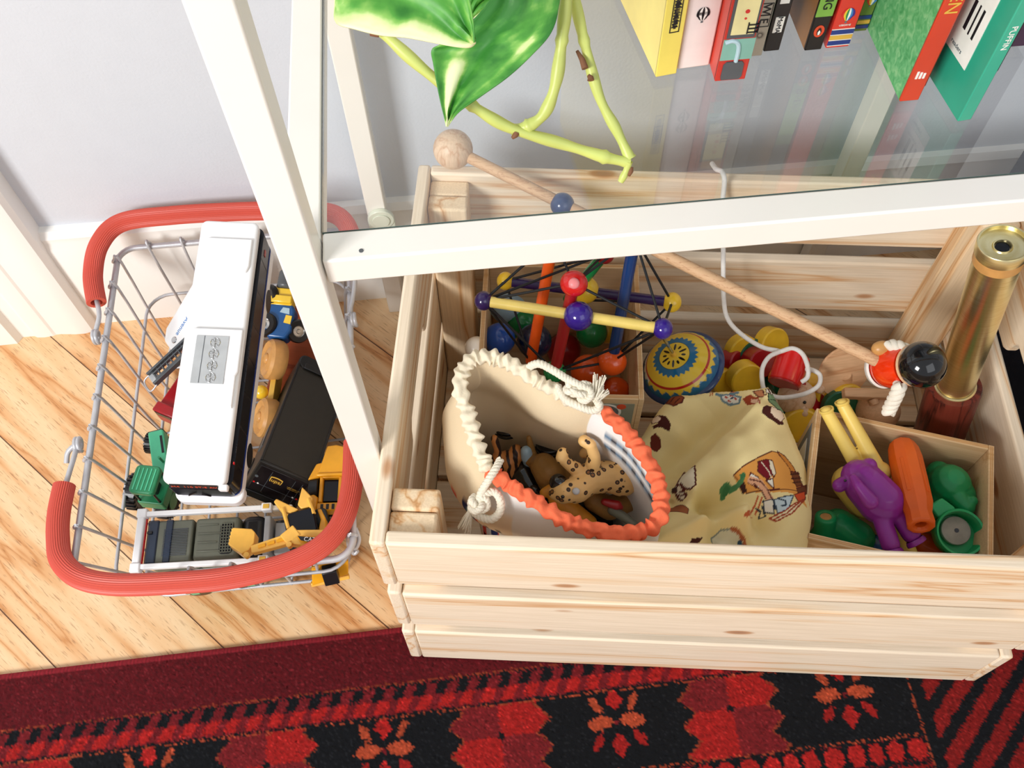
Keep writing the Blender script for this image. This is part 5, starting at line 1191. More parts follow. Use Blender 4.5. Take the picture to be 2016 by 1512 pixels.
# orange ribbed puppet
a=Vector((.1363,-.0427,.1540)); b=Vector((.1241,-.1076,.1680)); d=(b-a); L__=d.length; Wo=Matrix.Translation(a)@d.to_track_quat('Z','Y').to_matrix().to_4x4()
ct=thing('finger_puppet','orange rubber carrot shaped puppet with long flat facets and a hole in its end','finger puppet',Wo,'rubber finger puppets in the right box')
pr=[(0,-.0075),(.0050,-.0066),(.0090,-.0030),(.0112,.003),(.0122,.012),(.0120,.030),(.0116,L__-.016),(.0092,L__-.008),(.0096,L__-.002),(.0098,L__+.001),(.0085,L__+.0022),(.0055,L__+.0020),(.0040,L__),(.0038,L__-.006),(0,L__-.006)]
o=link_obj('puppet_body',MB().lathe(pr,None,10),M['rub_orange'],ct,ang=24,bevel=.0008)
link_obj('hole_shade_disc',MB().cyl((0,0,L__-.0055),(0,0,L__-.0050),.0042,n=20),M['black'],ct)  # black disc inside the hole, its shade put in as colour
gr=MB()
for k in range(5):
    f=2*PI*(k+.5)/5; gr.box((-.0013,-.0004,.016),(.0013,.0010,L__-.022),Matrix.Rotation(f,4,'Z')@Matrix.Translation((0,.0108,0)))
link_obj('raised_rib',gr,M['rub_orange'],ct,bevel=.0004)
# green puppets
puppet('finger_puppet','dark green rubber puppet with a round head and tail at the right of the box',[
 ((.1661,-.0578,.1350),(.1689,-.0691,.1380),.0095,.0150),((.1689,-.0691,.1380),(.1741,-.0766,.1350),.0160,.0130),((.1625,-.0545,.1350),(.1629,-.0555,.1370),.0040,.0040),((.1697,-.0812,.1420),(.1735,-.0889,.1420),.0075,.0065),((.1735,-.0889,.1420),(.1774,-.0862,.1460),.0052,.0040),((.1623,-.0773,.1300),(.1615,-.0854,.1250),.0110,.0110)],'rub_green')
g2=thing('finger_puppet','bright green cup shaped rubber puppet with a grey disc inside its open end','finger puppet',frame((.1598,-.1096,.1480),(1,-.02,.10),(.02,.97,.22)),'rubber finger puppets in the right box')
link_obj('puppet_body',MB().lathe([(0,-.022),(.010,-.021),(.0155,-.014),(.0172,-.004),(.0172,.0),(.0166,.0012),(.0152,.0008),(.0148,-.002),(.0142,-.013),(0,-.0138)],None,40),M['rub_green2'],g2,ang=60)
link_obj('fin',MB().prism([(-.0120,.0120),(-.0165,.0220),(-.0060,.0265),(.0010,.0190),(.0020,.0150)],-.010,-.002),M['rub_green2'],g2,bevel=.0015,seg=3)
link_obj('squeaker_disc',MB().lathe([(0,-.0085),(.0100,-.0085),(.0104,-.0090),(.0104,-.0120),(0,-.0120)],Matrix.Translation((.0005,.0025,0)),32),plain('grey_disc','#a9a49c',.5,var=.15),g2)
link_obj('squeaker_hole',MB().cyl((.0008,.0025,-.0084),(.0008,.0025,-.0082),.0016,n=16),M['black'],g2)
g3=thing('finger_puppet','translucent green rubber puppet with a round open neck at the left of the box','finger puppet',frame((.0707,-.0853,.1400),(1,.1,0),(0,1,-.5)),'rubber finger puppets in the right box')
link_obj('puppet_body',MB().lathe([(.0028,-.006),(.0040,.0),(.0042,.001),(.0066,.0014),(.0076,.0004),(.0078,-.002),(.0076,-.012),(.0110,-.020),(.0120,-.034),(.008,-.045),(0,-.046)],None,32),M['rub_green'],g3,ang=60)
link_obj('neck_disc',MB().cyl((0,0,-.0015),(0,0,.0004),.0040,n=24),M['tan'],g3)
puppet('finger_puppet','dark green puppet body lying under the round open neck',[((.0836,-.0875,.1250),(.0959,-.0969,.1200),.0130,.0140)],'rub_green')
puppet('finger_puppet','blue rubber puppet deep at the front of the box',[((.1056,-.1020,.1150),(.1151,-.1059,.1120),.0100,.0110)],'car_blue')
puppet('finger_puppet','dark red rubber puppet deep in the front left corner of the box',[((.0696,-.0984,.1120),(.0761,-.1023,.1100),.0100,.0110)],'crimson')
puppet('finger_puppet','rust orange rubber puppet under the open green cup',[((.1497,-.1029,.1050),(.1579,-.1078,.1050),.0110,.0120)],'rub_orange')
puppet('finger_puppet','orange brown rubber puppet at the bottom behind the purple elephant',[((.1491,-.0366,.0850),(.1671,-.0453,.0800),.0150,.0150)],'tan')

# ================================================================== NAVY BIN AT THE RIGHT
nb=thing('navy_storage_bin','dark navy fabric bin beyond the right end of the crate','bin',Matrix.Translation((.375,.055,-.004))@Matrix.Rotation(-.12,4,'Z'))
for lo,hi in (((-.08,-.15,0),(-.076,.15,.20)),((.076,-.15,0),(.08,.15,.20)),((-.08,-.15,0),(.08,-.146,.20)),((-.08,.146,0),(.08,.15,.20)),((-.08,-.15,0),(.08,.15,.004))):
    link_obj('fabric_panel',MB().box(lo,hi),M['navy_cloth'],nb,bevel=.0015)
# ================================================================== TOY VEHICLES IN THE BASKET
def Wm(R,p): return Matrix(((R[0][0],R[0][1],R[0][2],p[0]),(R[1][0],R[1][1],R[1][2],p[1]),(R[2][0],R[2][1],R[2][2],p[2]),(0,0,0,1)))
# ---- city bus
BW=Wm([[.9915,.1182,.0536],[-.1071,.9784,-.177],[-.0733,.1698,.9827]],(-.3809,-.0218,.1305))
bus=thing('toy_bus','long white toy city bus with dark windows lying across the top of the basket','toy bus',BW)
w,l,h=.0485,.2104,.0549; hw=w/2
def rbox(lo,hi,r,axis_pts=5):
    x0,y0=lo; x1,y1=hi; o=[]
    for cx_,cy_,a0 in ((x1-r,y1-r,0),(x0+r,y1-r,90),(x0+r,y0+r,180),(x1-r,y0+r,270)):
        for i in range(axis_pts+1):
            a=math.radians(a0+90*i/axis_pts); o.append((cx_+r*math.cos(a),cy_+r*math.sin(a)))
    return o
link_obj('lower_body',MB().prism(rbox((-hw,0),(hw,l),.007),.006,.0190),M['bus_white'],bus,bevel=.001)
link_obj('blue_stripe',MB().prism(rbox((-hw-.0002,-.0002),(hw+.0002,l),.007),.0188,.0208),M['navy_strip'],bus)
link_obj('window_band',MB().prism(rbox((-hw+.0006,.0006),(hw-.0002,l-.0006),.006),.0205,.0462),M['blk_glass'],bus)
link_obj('roof',MB().prism(rbox((-hw+.0012,.0),(hw-.0030,l),.005),.0460,.0549),M['bus_white'],bus,bevel=.0022,seg=4)
link_obj('roof_pod',MB().prism([(-.0155,.088),(.0165,.076),(.0205,.084),(.0205,.118),(-.0155,.118)],.0545,.0575),M['bus_white'],bus,bevel=.001)
link_obj('roof_pod',MB().prism([(-.0155,l-.045),(.0165,l-.045),(.0185,l-.040),(.0185,l-.016),(-.0155,l-.016)],.0545,.0568),M['bus_white'],bus,bevel=.001)
vt=link_obj('vent_panel',MB().box((-.0125,.074,.0570),(.0110,.1115,.0581)),M['grey_pl'],bus)
link_obj('roof_pod',MB().prism([(-.0160,.060),(.0150,.060),(.0190,.056),(.0190,.118),(-.0160,.118)],.0545,.0573),M['bus_white'],bus,bevel=.0008)
fa=MB()
for i in range(4):
    c=(.0015,.0785+i*.0092); fa.tube([(c[0]+.0036*math.cos(a),c[1]+.0040*math.sin(a),.0583) for a in [2*PI*k/8 for k in range(8)]],.00028,6,closed=True)
    for k in range(4): a=PI*k/4; fa.tube([(c[0]+.0036*math.cos(a),c[1]+.0040*math.sin(a),.0583),(c[0]-.0036*math.cos(a),c[1]-.0040*math.sin(a),.0583)],.00022,5)
link_obj('vent_fans',fa,M['chrome'],vt)
link_obj('vent_line',MB().box((-.0068,.0742,.0580),(-.0064,.1113,.0583)),M['dkgrey'],vt)
link_obj('front_bumper',MB().prism(rbox((-hw-.0010,-.0040),(hw+.0010,.012),.0075),.0030,.0140),M['bus_white'],bus,bevel=.0012)
link_obj('windscreen',MB().box((-hw+.003,-.0012,.0225),(hw-.003,.002,.0440)),M['blk_glass'],bus,bevel=.0015)
wp_=MB().tube([(-.012,-.0015,.0235),(-.004,-.0017,.034)],.0004,6).tube([(.004,-.0015,.0235),(-.001,-.0017,.030)],.0004,6); link_obj('wiper',wp_,M['blk_pl'],bus)
ds=link_obj('destination_sign',MB().box((-.0185,-.0006,.0440),(.0150,.002,.0520)),M['blk_pl'],bus)
FU=lambda x,z,y=-.0009: Matrix(((1,0,0,x),(0,0,-1,y),(0,1,0,z),(0,0,0,1)))
link_obj('lettering',MB().text('M4  110 ST-5 AV',.0046,FU(-.0018,.0478)),M['ledred'],ds,smooth=False)
link_obj('mirror_bracket',MB().box((.016,-.0035,.047),(.0225,.001,.0530)),M['bus_white'],bus,bevel=.001)
SR=lambda y,z,x=hw+.0004: Matrix(((0,0,1,x),(1,0,0,y),(0,1,0,z),(0,0,0,1)))
link_obj('lettering',MB().text('Clean Air Hybrid Electric Bus',.0036,SR(.100,.0505)),M['inkblk'],bus,smooth=False)
link_obj('lettering',MB().text('3821',.0036,SR(.028,.0500)),M['inkblk'],bus,smooth=False)
link_obj('side_light',MB().box((hw-.0002,.0160,.0495),(hw+.0005,.0175,.0520)),M['red'],bus)
dv=MB()
for i in range(7): dv.box((hw-.0008,.018+i*.0275,.021),(hw-.0002,.0192+i*.0275,.0460))
link_obj('window_posts',dv,M['blk_pl'],bus)
for y in (.035,.165):
    for s in (-1,1): link_obj('wheel',MB().cyl((s*(hw-.006),y,.0065),(s*(hw+.0002),y,.0065),.0095,n=28),M['blk_pl'],bus)
link_obj('emblem',MB().box((hw-.0004,l-.020,.034),(hw+.0002,l-.015,.038)),plain('faded_red_print','#b8605c',.4),bus)

# ---- parcel delivery truck
UW=Wm([[.8244,.191,.5327],[-.3047,.9431,.1333],[-.477,-.2722,.8357]],(-.3611,.0097,.0502))
ups=thing('toy_delivery_truck','dark brown black toy parcel delivery truck tipped on its side in the basket','toy truck',UW)
w,l,h=.0479,.1190,.0489; hw=w/2
link_obj('cargo_body',MB().box((-hw,0,.006),(hw,l,h)),M['brown_blk'],ups,bevel=.0012)
ro=MB().box((-hw+.002,.002,h-.0004),(hw-.002,l-.006,h+.0003)); link_obj('roof_panel',ro,plain('roof_brown','#2d2a24',.5),ups)
for x in (-hw+.0012,hw-.0012): link_obj('roof_rail',MB().box((x-.0010,.001,h-.0002),(x+.0010,l-.002,h+.0012)),M['blk_pl'],ups,bevel=.0004)
link_obj('rear_cap',MB().prism(rbox((-hw,l-.006),(hw,l+.010),.006),.010,h+.0012),M['blk_pl'],ups,bevel=.0015)
link_obj('rear_ledge',MB().box((-hw+.006,l-.007,h+.0008),(hw-.006,l-.001,h+.0030)),M['blk_pl'],ups,bevel=.0008)
link_obj('end_door',MB().box((-hw+.003,-.0008,.010),(hw-.003,.001,h-.004)),plain('truck_end_panel','#1c1618',.18),ups,bevel=.0005)
link_obj('bumper',MB().box((-hw,-.0016,.0),(hw,.004,.0085)),M['blk_pl'],ups,bevel=.0008)
lines=MB()
for x in (-.010,.010,.0165): lines.box((x,-.0011,.012),(x+.0003,0,h-.006))
lines.box((-.020,-.0011,.0205),(.020,0,.0208)); link_obj('panel_line',lines,M['dkgrey'],ups)
sh=[(.0,-.0058),(.0060,-.0040),(.0066,-.0010),(.0066,.0040),(.0030,.0052),(0,.0055),(-.0030,.0052),(-.0066,.0040),(-.0066,-.0010),(-.0060,-.0040)]
bd=link_obj('shield_badge',MB().prism([(x*.80,y*.80) for x,y in sh],0,.0003,FU(-.0038,.0335,-.0009)),M['gold'],ups)
link_obj('badge_inner',MB().prism([(x*.68,y*.66-.0002) for x,y in sh],0,.0003,FU(-.0038,.0333,-.0012)),plain('badge_brown','#3a2412',.4),bd)
link_obj('lettering',MB().text('ups',.0058,FU(-.0038,.0332,-.0016)),M['gold'],bd,smooth=False)
link_obj('lettering',MB().text('1-800-PICK-UPS',.0017,FU(.0122,.0318,-.0010)),M['gold'],ups,smooth=False)
link_obj('lettering',MB().text('www.ups.com',.0017,FU(.0122,.0300,-.0010)),M['gold'],ups,smooth=False)
for s in (-1,1):
    for x,m_,r in ((.0195,'dkgrey',.0015),(.0190,'red',.0009),(.0155,'inkwhite',.0008)):
        z=.030 if m_=='dkgrey' else .0215
        link_obj('tail_light',MB().cyl((s*x,-.0010,z),(s*x,-.0014,z),r,n=14),M[m_],ups)
for y in (.024,.095):
    for s in (-1,1): link_obj('wheel',MB().cyl((s*(hw-.006),y,.004),(s*(hw+.001),y,.004),.0085,n=24),M['blk_pl'],ups)
link_obj('side_vent',MB().box((-hw-.0008,.030,.020),(-hw+.0002,.055,.030)),M['dkgrey'],ups)

# ---- green tractor
tr=thing('toy_tractor','green toy tractor with a ribbed cab roof at the left side of the basket','toy tractor',Matrix.Translation((-.4505,.0262,.0750)))
u=Vector((-.9,.10,.25)).normalized()
cabc=Vector((-.4498,.0208,.0920)); CWt=frame(cabc,Vector((-.4419,.0309,.0880))-Vector((-.4626,.0354,.0880)),Vector((-.4502,.0350,.0880))-Vector((-.4502,.0104,.0880)))
def P_(name,mb,mat,Wl,par,**k):
    """part given in its own frame Wl (world)"""
    mb.v=[Wl@v for v in mb.v]; return link_obj(name,mb,M[mat] if isinstance(mat,str) else mat,par,world=True,**k)
rf=P_('cab_roof',MB().prism(rbox((-.0105,-.0125),(.0105,.0125),.004),-.004,.002),'tr_green',CWt,tr,bevel=.0015,seg=3)
rb=MB()
for i in range(5): rb.box((-.0075+i*.0035,-.0100,.0015),(-.0063+i*.0035,.0095,.0027))
P_('roof_rib',rb,'tr_mint',CWt,rf,bevel=.0003)
for x in (-.0085,.0085):
    for y in (-.010,.010): P_('cab_post',MB().cyl((x,y,-.003),(x,y,-.022),.0010,n=10),'blk_pl',CWt,tr)
P_('cab_base',MB().prism(rbox((-.011,-.012),(.011,.014),.002),-.032,-.020),'tr_green',CWt,tr,bevel=.001)
P_('seat',MB().box((-.005,-.004,-.021),(.005,.006,-.012)),'blk_pl',CWt,tr,bevel=.001)
hd=frame((-.4469,.0526,.0780),Vector((-.4396,.0576,.0780))-Vector((-.4497,.0558,.0780)),Vector((-.4405,.0731,.0820))-Vector((-.4479,.0362,.0780)))
hh=P_('hood',MB().prism(rbox((-.0065,-.020),(.0065,.020),.002),-.014,.001),'tr_mint',hd,tr,bevel=.0015,seg=3)
P_('hood_decal',MB().box((.0030,-.002,.0008),(.0050,.014,.0013)),'inkblk',hd,hh)
P_('front_grille',MB().box((-.0060,.0195,-.013),(.0060,.0212,-.001)),'blk_pl',hd,tr,bevel=.0006)
P_('exhaust',MB().cyl((.003,-.010,.0),(.003,-.010,.012),.0010,n=10),'tr_green',hd,tr)
for (c,r,wd) in (((-.4457,.0204,.0500),.0150,.010),((-.4733,.0322,.0480),.0150,.010),((-.4464,.0723,.0480),.0085,.006),((-.4664,.0794,.0460),.0085,.006)):
    ax_=(Vector((-.4419,.0309,.0880))-Vector((-.4626,.0354,.0880))).normalized(); Wl=Matrix.Translation(c)@ax_.to_track_quat('Z','Y').to_matrix().to_4x4()
    n_=22; mb=MB().lathe([(0,-wd/2),(r*.55,-wd/2),(r*.62,-wd/2+.001),(r*.9,-wd/2),(r,-wd/2+.001),(r,wd/2-.001),(r*.9,wd/2),(r*.62,wd/2-.001),(r*.55,wd/2),(0,wd/2)],None,32)
    for k in range(n_): a_=2*PI*k/n_; mb.box((-.0009,r-.0008,-wd/2),(.0009,r+.0011,wd/2),Matrix.Rotation(a_,4,'Z'))
    wl=P_('wheel',mb,'blk_pl',Wl,tr); P_('hub',MB().lathe([(0,-wd/2-.0006),(r*.5,-wd/2-.0004),(r*.5,wd/2+.0004),(0,wd/2+.0006)],None,24),'tr_green',Wl,wl)

# ---- grey forked rubbish truck with white arms
o_=Vector((-.4551,-.0538,.0830)); xa=Vector((-.3368,-.0597,.0850))-o_; ya=Vector((-.4580,-.0039,.0860))-o_
GW=frame(o_,xa,ya); GWL=ya.length
gt=thing('toy_garbage_truck','grey toy refuse truck with long white lifting arms at the front of the basket','toy truck',GW)
k=lambda n,lo,hi,m,b=.0008,par=gt,**kk: link_obj(n,MB().box(lo,hi),M[m] if isinstance(m,str) else m,par,bevel=b,**kk)
Wd_=GWL
for y in (.0015,Wd_-.0055): 
    k('lifting_arm',(.002,y,-.002),(.098,y+.0042,.0030),'bus_white'); k('arm_step',(.098,y-.001,-.003),(.106,y+.0055,.0040),'bus_white'); k('arm_end',(.106,y,-.004),(.122,y+.004,.001),plain('cream_plastic','#e6dccb',.4))
    k('arm_bolt',(.0995,y+.0005,.0038),(.1045,y+.0042,.0046),'gold',.0003)
k('cross_bar',(-.0015,-.001,-.003),(.0045,Wd_+.001,.0028),'bus_white',.0012)
for y in (-.001,Wd_-.0065): k('corner_block',(-.002,y,-.004),(.006,y+.0075,.0042),'bus_white',.001)
link_obj('red_line',MB().box((.0046,.006,-.003),(.0054,Wd_-.006,-.001)),M['red'],gt)
cab=k('cab',(.006,.0075,-.030),(.042,Wd_-.0075,-.004),'olive',.0015)
k('windscreen',(.0055,.007,-.012),(.0145,Wd_-.007,-.0028),'windshield',.0012)
k('sun_strip',(.0205,.0075,-.0046),(.0260,Wd_-.0075,-.0026),'windshield',.0006)
g_=MB()
for i in range(17): g_.box((.019,.013+i*.00135*(Wd_-.026)/.0243,-.0044),(.0385,.0136+i*.00135*(Wd_-.026)/.0243,-.0034))
link_obj('grille',g_,M['dkgrey'],cab)
k('wiper_knob',(.006,Wd_-.019,-.003),(.0105,Wd_-.0165,-.0015),'blk_pl',.0006)
bd_=k('hopper',(.044,.0075,-.034),(.0795,Wd_-.0075,-.0025),'olive',.003)
for i,y in enumerate((.0125,.0190,.0255,.0320)):
    yy_=y*(Wd_)/.045; k('hopper_rib',(.047,yy_,-.003),(.063 if i%2 else .066,yy_+.0012,-.0016),'olive',.0005,par=bd_)
m=MB()
for i in range(5): m.box((.0655+i*.0022,.0125,-.0022),(.0661+i*.0022,Wd_-.014,-.0014))
for i in range(11): m.box((.0655,.0125+i*(Wd_-.0265)/10.,-.0022),(.0748,.0131+i*(Wd_-.0265)/10.,-.0014))
link_obj('mesh_back',MB().prism(rbox((.0648,.0115),(.0755,Wd_-.013),.003),-.0026,-.0022),M['inkblk'],bd_); link_obj('mesh_grid',m,M['olive'],bd_)
k('cargo_tank',(.080,.006,-.036),(.099,Wd_-.006,-.006),'blk_pl',.006,seg=4)
k('rear_frame',(.099,.008,-.036),(.104,Wd_-.008,-.0045),'grey_pl',.001)
k('chassis',(.010,.010,-.044),(.120,Wd_-.010,-.030),'blk_pl',.001)
k('red_trim',(.055,.0050,-.010),(.078,.0074,-.0045),'fire_red',.0005)
k('rear_box',(.106,.012,-.036),(.120,Wd_-.012,-.012),'grey_pl',.001)
for x in (.022,.085,.106):
    for y in (.006,Wd_-.006): link_obj('wheel',MB().cyl((x,y-.003,-.042),(x,y+.003,-.042),.0095,n=26),M['blk_pl'],gt)

# ---- yellow excavator
ex=thing('toy_excavator','yellow toy excavator with a bucket arm and black cab resting on the grey truck','toy excavator',Matrix.Translation((-.3172,-.0358,.1050)))
by_=frame((-.3625,-.0487,.1120),Vector((-.3522,-.0482,.1120))-Vector((-.3727,-.0461,.1120)),Vector((-.3630,-.0380,.1120))-Vector((-.3621,-.0585,.1120)))
P_('bucket',MB().prism([(-.0100,-.0030),(.0010,-.0105),(.0060,-.0075),(.0092,-.0020),(.0090,.0065),(.0060,.0095),(-.0085,.0105),(-.0100,.0090),(-.0092,.0078),(-.0104,.0064),(-.0094,.0050),(-.0106,.0036),(-.0096,.0022),(-.0106,.0008),(-.0098,-.0006),(-.0106,-.0018)],-.010,.002),'cat_yellow2',by_,ex,bevel=.0012,seg=3)
aw=Vector((0,0,.0))
def arm(name,pa,pb,w0,w1,th,mat,par=ex):
    a=Vector(pa);b=Vector(pb);L=(b-a).length; F=frame(a,b-a,Vector((0,1,0)) if abs((b-a).normalized().y)<.8 else Vector((1,0,0)))
    return P_(name,MB().prism([(0,-w0/2),(L,-w1/2),(L,w1/2),(0,w0/2)],-th/2,th/2),mat,F,par,bevel=.0009,seg=3)
st_=arm('stick_arm',(-.3549,-.0569,.1120),(-.3257,-.0532,.1180),.0065,.0085,.006,'cat_yellow2')
for t in (.25,.5,.75):
    a=Vector((-.3539,-.0568,.1160)).lerp(Vector((-.3247,-.0534,.1225)),t); link_obj('arm_recess',MB().box((-.0028,-.0012,-.0003),(.0028,.0012,.0004),frame(a,Vector((-.3257,-.0532,.1180))-Vector((-.3549,-.0569,.1120)),(0,1,0))),M['cat_yellow'],st_,world=True)
arm('boom_joint',(-.3293,-.0548,.1190),(-.3195,-.0477,.1190),.0095,.0105,.0075,'cat_yellow2')
bm=arm('boom',(-.3236,-.0530,.1190),(-.2995,-.0556,.1150),.0110,.0150,.008,'cat_yellow2')
P_('boom_plate',MB().prism([(-.012,.005),(.012,.004),(.011,-.006),(.004,-.0105),(-.004,-.0085)],-.003,.003),'cat_yellow',frame((-.3094,-.0577,.1190),(1,-.05,0),(0,1,.1)),ex,bevel=.0008)
dc=P_('decal',MB().prism([(-.0085,.0028),(.0070,.0010),(.0078,-.0010),(.0050,-.0030),(-.0060,-.0005)],0,.0003),'inkblk',frame((-.3098,-.0574,.1246),(1,-.07,-.05),(0,1,.1)),ex)
P_('lettering',MB().text('CAT',.0046,None,depth=.00012),'inkwhite',frame((-.3089,-.0577,.1252),(1,-.16,-.05),(.1,1,.1)),dc,smooth=False)
for c in ((-.3247,-.0594,.1235),(-.3580,-.0616,.1170)): link_obj('pivot_pin',MB().cyl(Vector(c)-Vector((0,0,.004)),Vector(c)+Vector((0,0,.0006)),.0022,n=18),M['cat_yellow2'],ex,world=True,bevel=.0003)
cb=frame((-.3177,-.0377,.1100),Vector((-.3076,-.0346,.1100))-Vector((-.3270,-.0384,.1100)),Vector((-.3202,-.0282,.1100))-Vector((-.3160,-.0483,.1100)))
P_('cab',MB().prism(rbox((-.0100,-.0105),(.0105,.0100),.002),-.016,.003),'blk_glass',cb,ex,bevel=.0012)
for a,b in (((-.0108,-.002,.002),(-.0125,.016,.001)),((.0100,.004,.002),(.0080,.018,.001))): P_('cab_pillar',MB().tube([a,b],.0016,8),'cat_yellow2',cb,ex)
P_('counterweight',MB().prism([(.010,-.011),(.0165,-.010),(.0175,.0),(.0155,.009),(.0125,.009),(.0135,.0),(.0110,-.006)],-.012,-.002),'cat_yellow',cb,ex,bevel=.0008)
P_('engine_cover',MB().prism([(-.0135,.013),(-.005,.0100),(-.001,.012),(-.0160,.026),(-.0185,.024)],-.010,.001),'cat_yellow2',cb,ex,bevel=.0008)
P_('engine_cover',MB().prism([(.001,.012),(.0085,.0115),(.0115,.018),(.0050,.030),(-.001,.016)],-.010,.001),'cat_yellow2',cb,ex,bevel=.0008)
P_('tracks',MB().prism(rbox((-.016,-.014),(.018,.016),.004),-.030,-.016),'blk_pl',cb,ex,bevel=.001)

# ---- yellow wheel loader on the right
lw_=frame((-.2982,.0035,.0900),Vector((-.2859,.0022,.0900))-Vector((-.3085,.0037,.0900)),Vector((-.2994,.0359,.0900))-Vector((-.2978,-.0231,.0900)))
ld=thing('toy_dump_truck','yellow toy construction truck with an open frame against the right side of the basket','toy truck',lw_)
kk=lambda n,lo,hi,m,b=.0008: link_obj(n,MB().box(lo,hi),M[m],ld,bevel=b)
link_obj('dump_bed',MB().prism([(-.0120,.0060),(.0100,.0060),(.0110,.0300),(.0015,.0325),(-.0060,.0315)],-.006,.004),M['cat_yellow'],ld,bevel=.0012)
kk('bed_rim',(-.0125,.0040,.002),(.0110,.0065,.0055),'cat_yellow')
kk('frame_bar',(-.0100,-.0180,-.006),(-.0072,.0055,.003),'cat_yellow'); kk('frame_bar',(.0052,-.0180,-.006),(.0080,.0055,.003),'cat_yellow'); kk('frame_bar',(-.0100,.0030,-.006),(.0080,.0055,.003),'cat_yellow')
kk('window',(-.0072,-.0160,-.004),(.0052,.0030,-.001),'blk_glass',.0004)
link_obj('front_grille',MB().box((-.0110,-.0250,-.008),(.0105,-.0180,.002)),M['cat_yellow'],ld,bevel=.001)
sl=MB()
for i in range(4): sl.box((-.0080+i*.0045,-.0240,.0018),(-.0058+i*.0045,-.0195,.0024),Matrix.Rotation(0,4,'Z'))
link_obj('grille_slots',sl,M['inkblk'],ld)
link_obj('fender',MB().prism([(-.0240,-.0230),(-.0120,-.0250),(-.0110,-.0120),(-.0150,-.0090),(-.0210,-.0110)],-.010,-.001),M['cat_yellow'],ld,bevel=.0012)
link_obj('fender',MB().prism([(-.0210,.0040),(-.0120,.0060),(-.0070,.0200),(-.0150,.0180)],-.010,-.001),M['cat_yellow'],ld,bevel=.0012)
for c in ((-.0165,.0,-.014),(-.016,-.022,-.016),(.012,.0,-.018),(.012,-.024,-.018)): link_obj('wheel',MB().cyl((c[0]-.004,c[1],c[2]),(c[0]+.004,c[1],c[2]),.0120,n=28),M['blk_pl'],ld,bevel=.001)
kk('chassis',(-.012,-.026,-.020),(.010,.030,-.008),'blk_pl')

# ---- yellow plough seen through the front wires
yp=thing('toy_plough_blade','yellow toy machine blade showing through the basket wires at the front right corner','toy machine',Matrix.Translation((-.3112,-.0484,.0300)))
F=frame((-.3085,-.0521,.0450),Vector((-.2918,-.0494,.0450))-Vector((-.3243,-.0535,.0450)),(0,.45,.9))
P_('blade',MB().prism([(-.018,-.014),(.013,-.010),(.016,.004),(.010,.009),(-.014,.006)],-.0022,.0015),'cat_yellow',F,yp,bevel=.0008)
P_('blade_edge',MB().box((-.019,-.0165,-.003),(.013,-.0125,.0005)),'cat_yellow2',F,yp,bevel=.0006)
P_('mount',MB().box((-.006,-.008,.0015),(.006,.006,.012)),'blk_pl',F,yp,bevel=.0006)
# ---- pale green toy low at the front
pg_=thing('toy_recycling_truck','pale green toy truck low behind the front wires of the basket','toy truck',Matrix.Translation((-.4004,-.0427,.0300)))
F=frame((-.4046,-.0436,.0300),Vector((-.3751,-.0409,.0300))-Vector((-.4299,-.0441,.0300)),(0,1,.15))
P_('body',MB().box((-.033,-.008,-.020),(.033,.018,.006)),plain('pale_grey_green','#a8b49c',.45),F,pg_,bevel=.001)
for i in range(4): P_('side_fin',MB().prism([(-.003,-.0095),(.004,-.0095),(.001,-.0070),(-.004,-.0070)],-.018,.008),'tr_mint',F@Matrix.Translation((-.024+i*.0155,0,0)),pg_,bevel=.0004)
for x in (-.02,.02): P_('wheel',MB().cyl((x,-.009,-.018),(x,-.004,-.018),.009,n=22),'blk_pl',F,pg_)

# ---- white toy train nose and grey ladder of a fire engine
wtF=frame((-.4388,.1713,.0800),Vector((-.4187,.1839,.0950))-Vector((-.4427,.1612,.0750)),Vector((-.4466,.1840,.0830))-Vector((-.4275,.1555,.0830)))
wt=thing('toy_train','white toy train with a rounded nose under the left side of the bus','toy train',wtF)
link_obj('train_body',MB().prism([(-.0170,-.0085),(-.0140,-.0140),(-.004,-.0160),(.070,-.0160),(.070,.0140),(-.004,.0130),(-.0145,.0070)],-.016,.004),M['bus_white'],wt,bevel=.003,seg=4)
link_obj('round_emblem',MB().lathe([(0,.0046),(.0026,.0046),(.0032,.0040)],Matrix.Translation((-.0065,-.0035,0)),24),M['chrome'],wt)
link_obj('lettering',MB().text('Avenue',.0062,Matrix.Translation((.0080,-.0035,.0041))@Matrix.Rotation(PI,4,'Z')),M['inkblue'],wt,smooth=False)
fe=thing('toy_fire_engine','red toy fire engine with a grey extension ladder poking out left of the bus','toy fire engine',Matrix.Translation((-.4551,.1373,.0450)))
lf=frame((-.4612,.1286,.0720),Vector((-.4276,.1532,.0850))-Vector((-.4621,.1314,.0700)),Vector((-.4673,.1361,.0720))-Vector((-.4520,.1161,.0720)))
la=MB()
for y in (-.0072,.0050): la.box((.0,y,-.002),(.075,y+.0022,.0040))
for y in (-.0040,.0022): la.box((.004,y,-.001),(.075,y+.0014,.0028))
for i in range(15): la.box((.004+i*.005,-.0055,.0),(.0054+i*.005,.0055,.0020))
lad=P_('ladder',la,'dkgrey',lf,fe,bevel=.0003)
P_('ladder_hoop',MB().tube(spline([(.001,.006,0),(-.006,.0062,-.001),(-.0085,.003,-.002),(-.0085,-.005,-.002),(-.005,-.0075,-.001),(.001,-.0068,0)],6),.0007,8),'zinc',lf,lad)
P_('basket_end',MB().box((-.0015,-.006,-.004),(.006,.006,.0005)),'grey_pl',lf,lad,bevel=.0008)
rdF=frame((-.4417,.1204,.0580),Vector((-.4281,.1472,.0600))-Vector((-.4506,.1082,.0580)),Vector((-.4545,.1270,.0580))-Vector((-.4370,.1068,.0580)))
P_('body',MB().box((-.020,-.011,-.018),(.050,.011,.000)),'fire_red',rdF,fe,bevel=.0012)
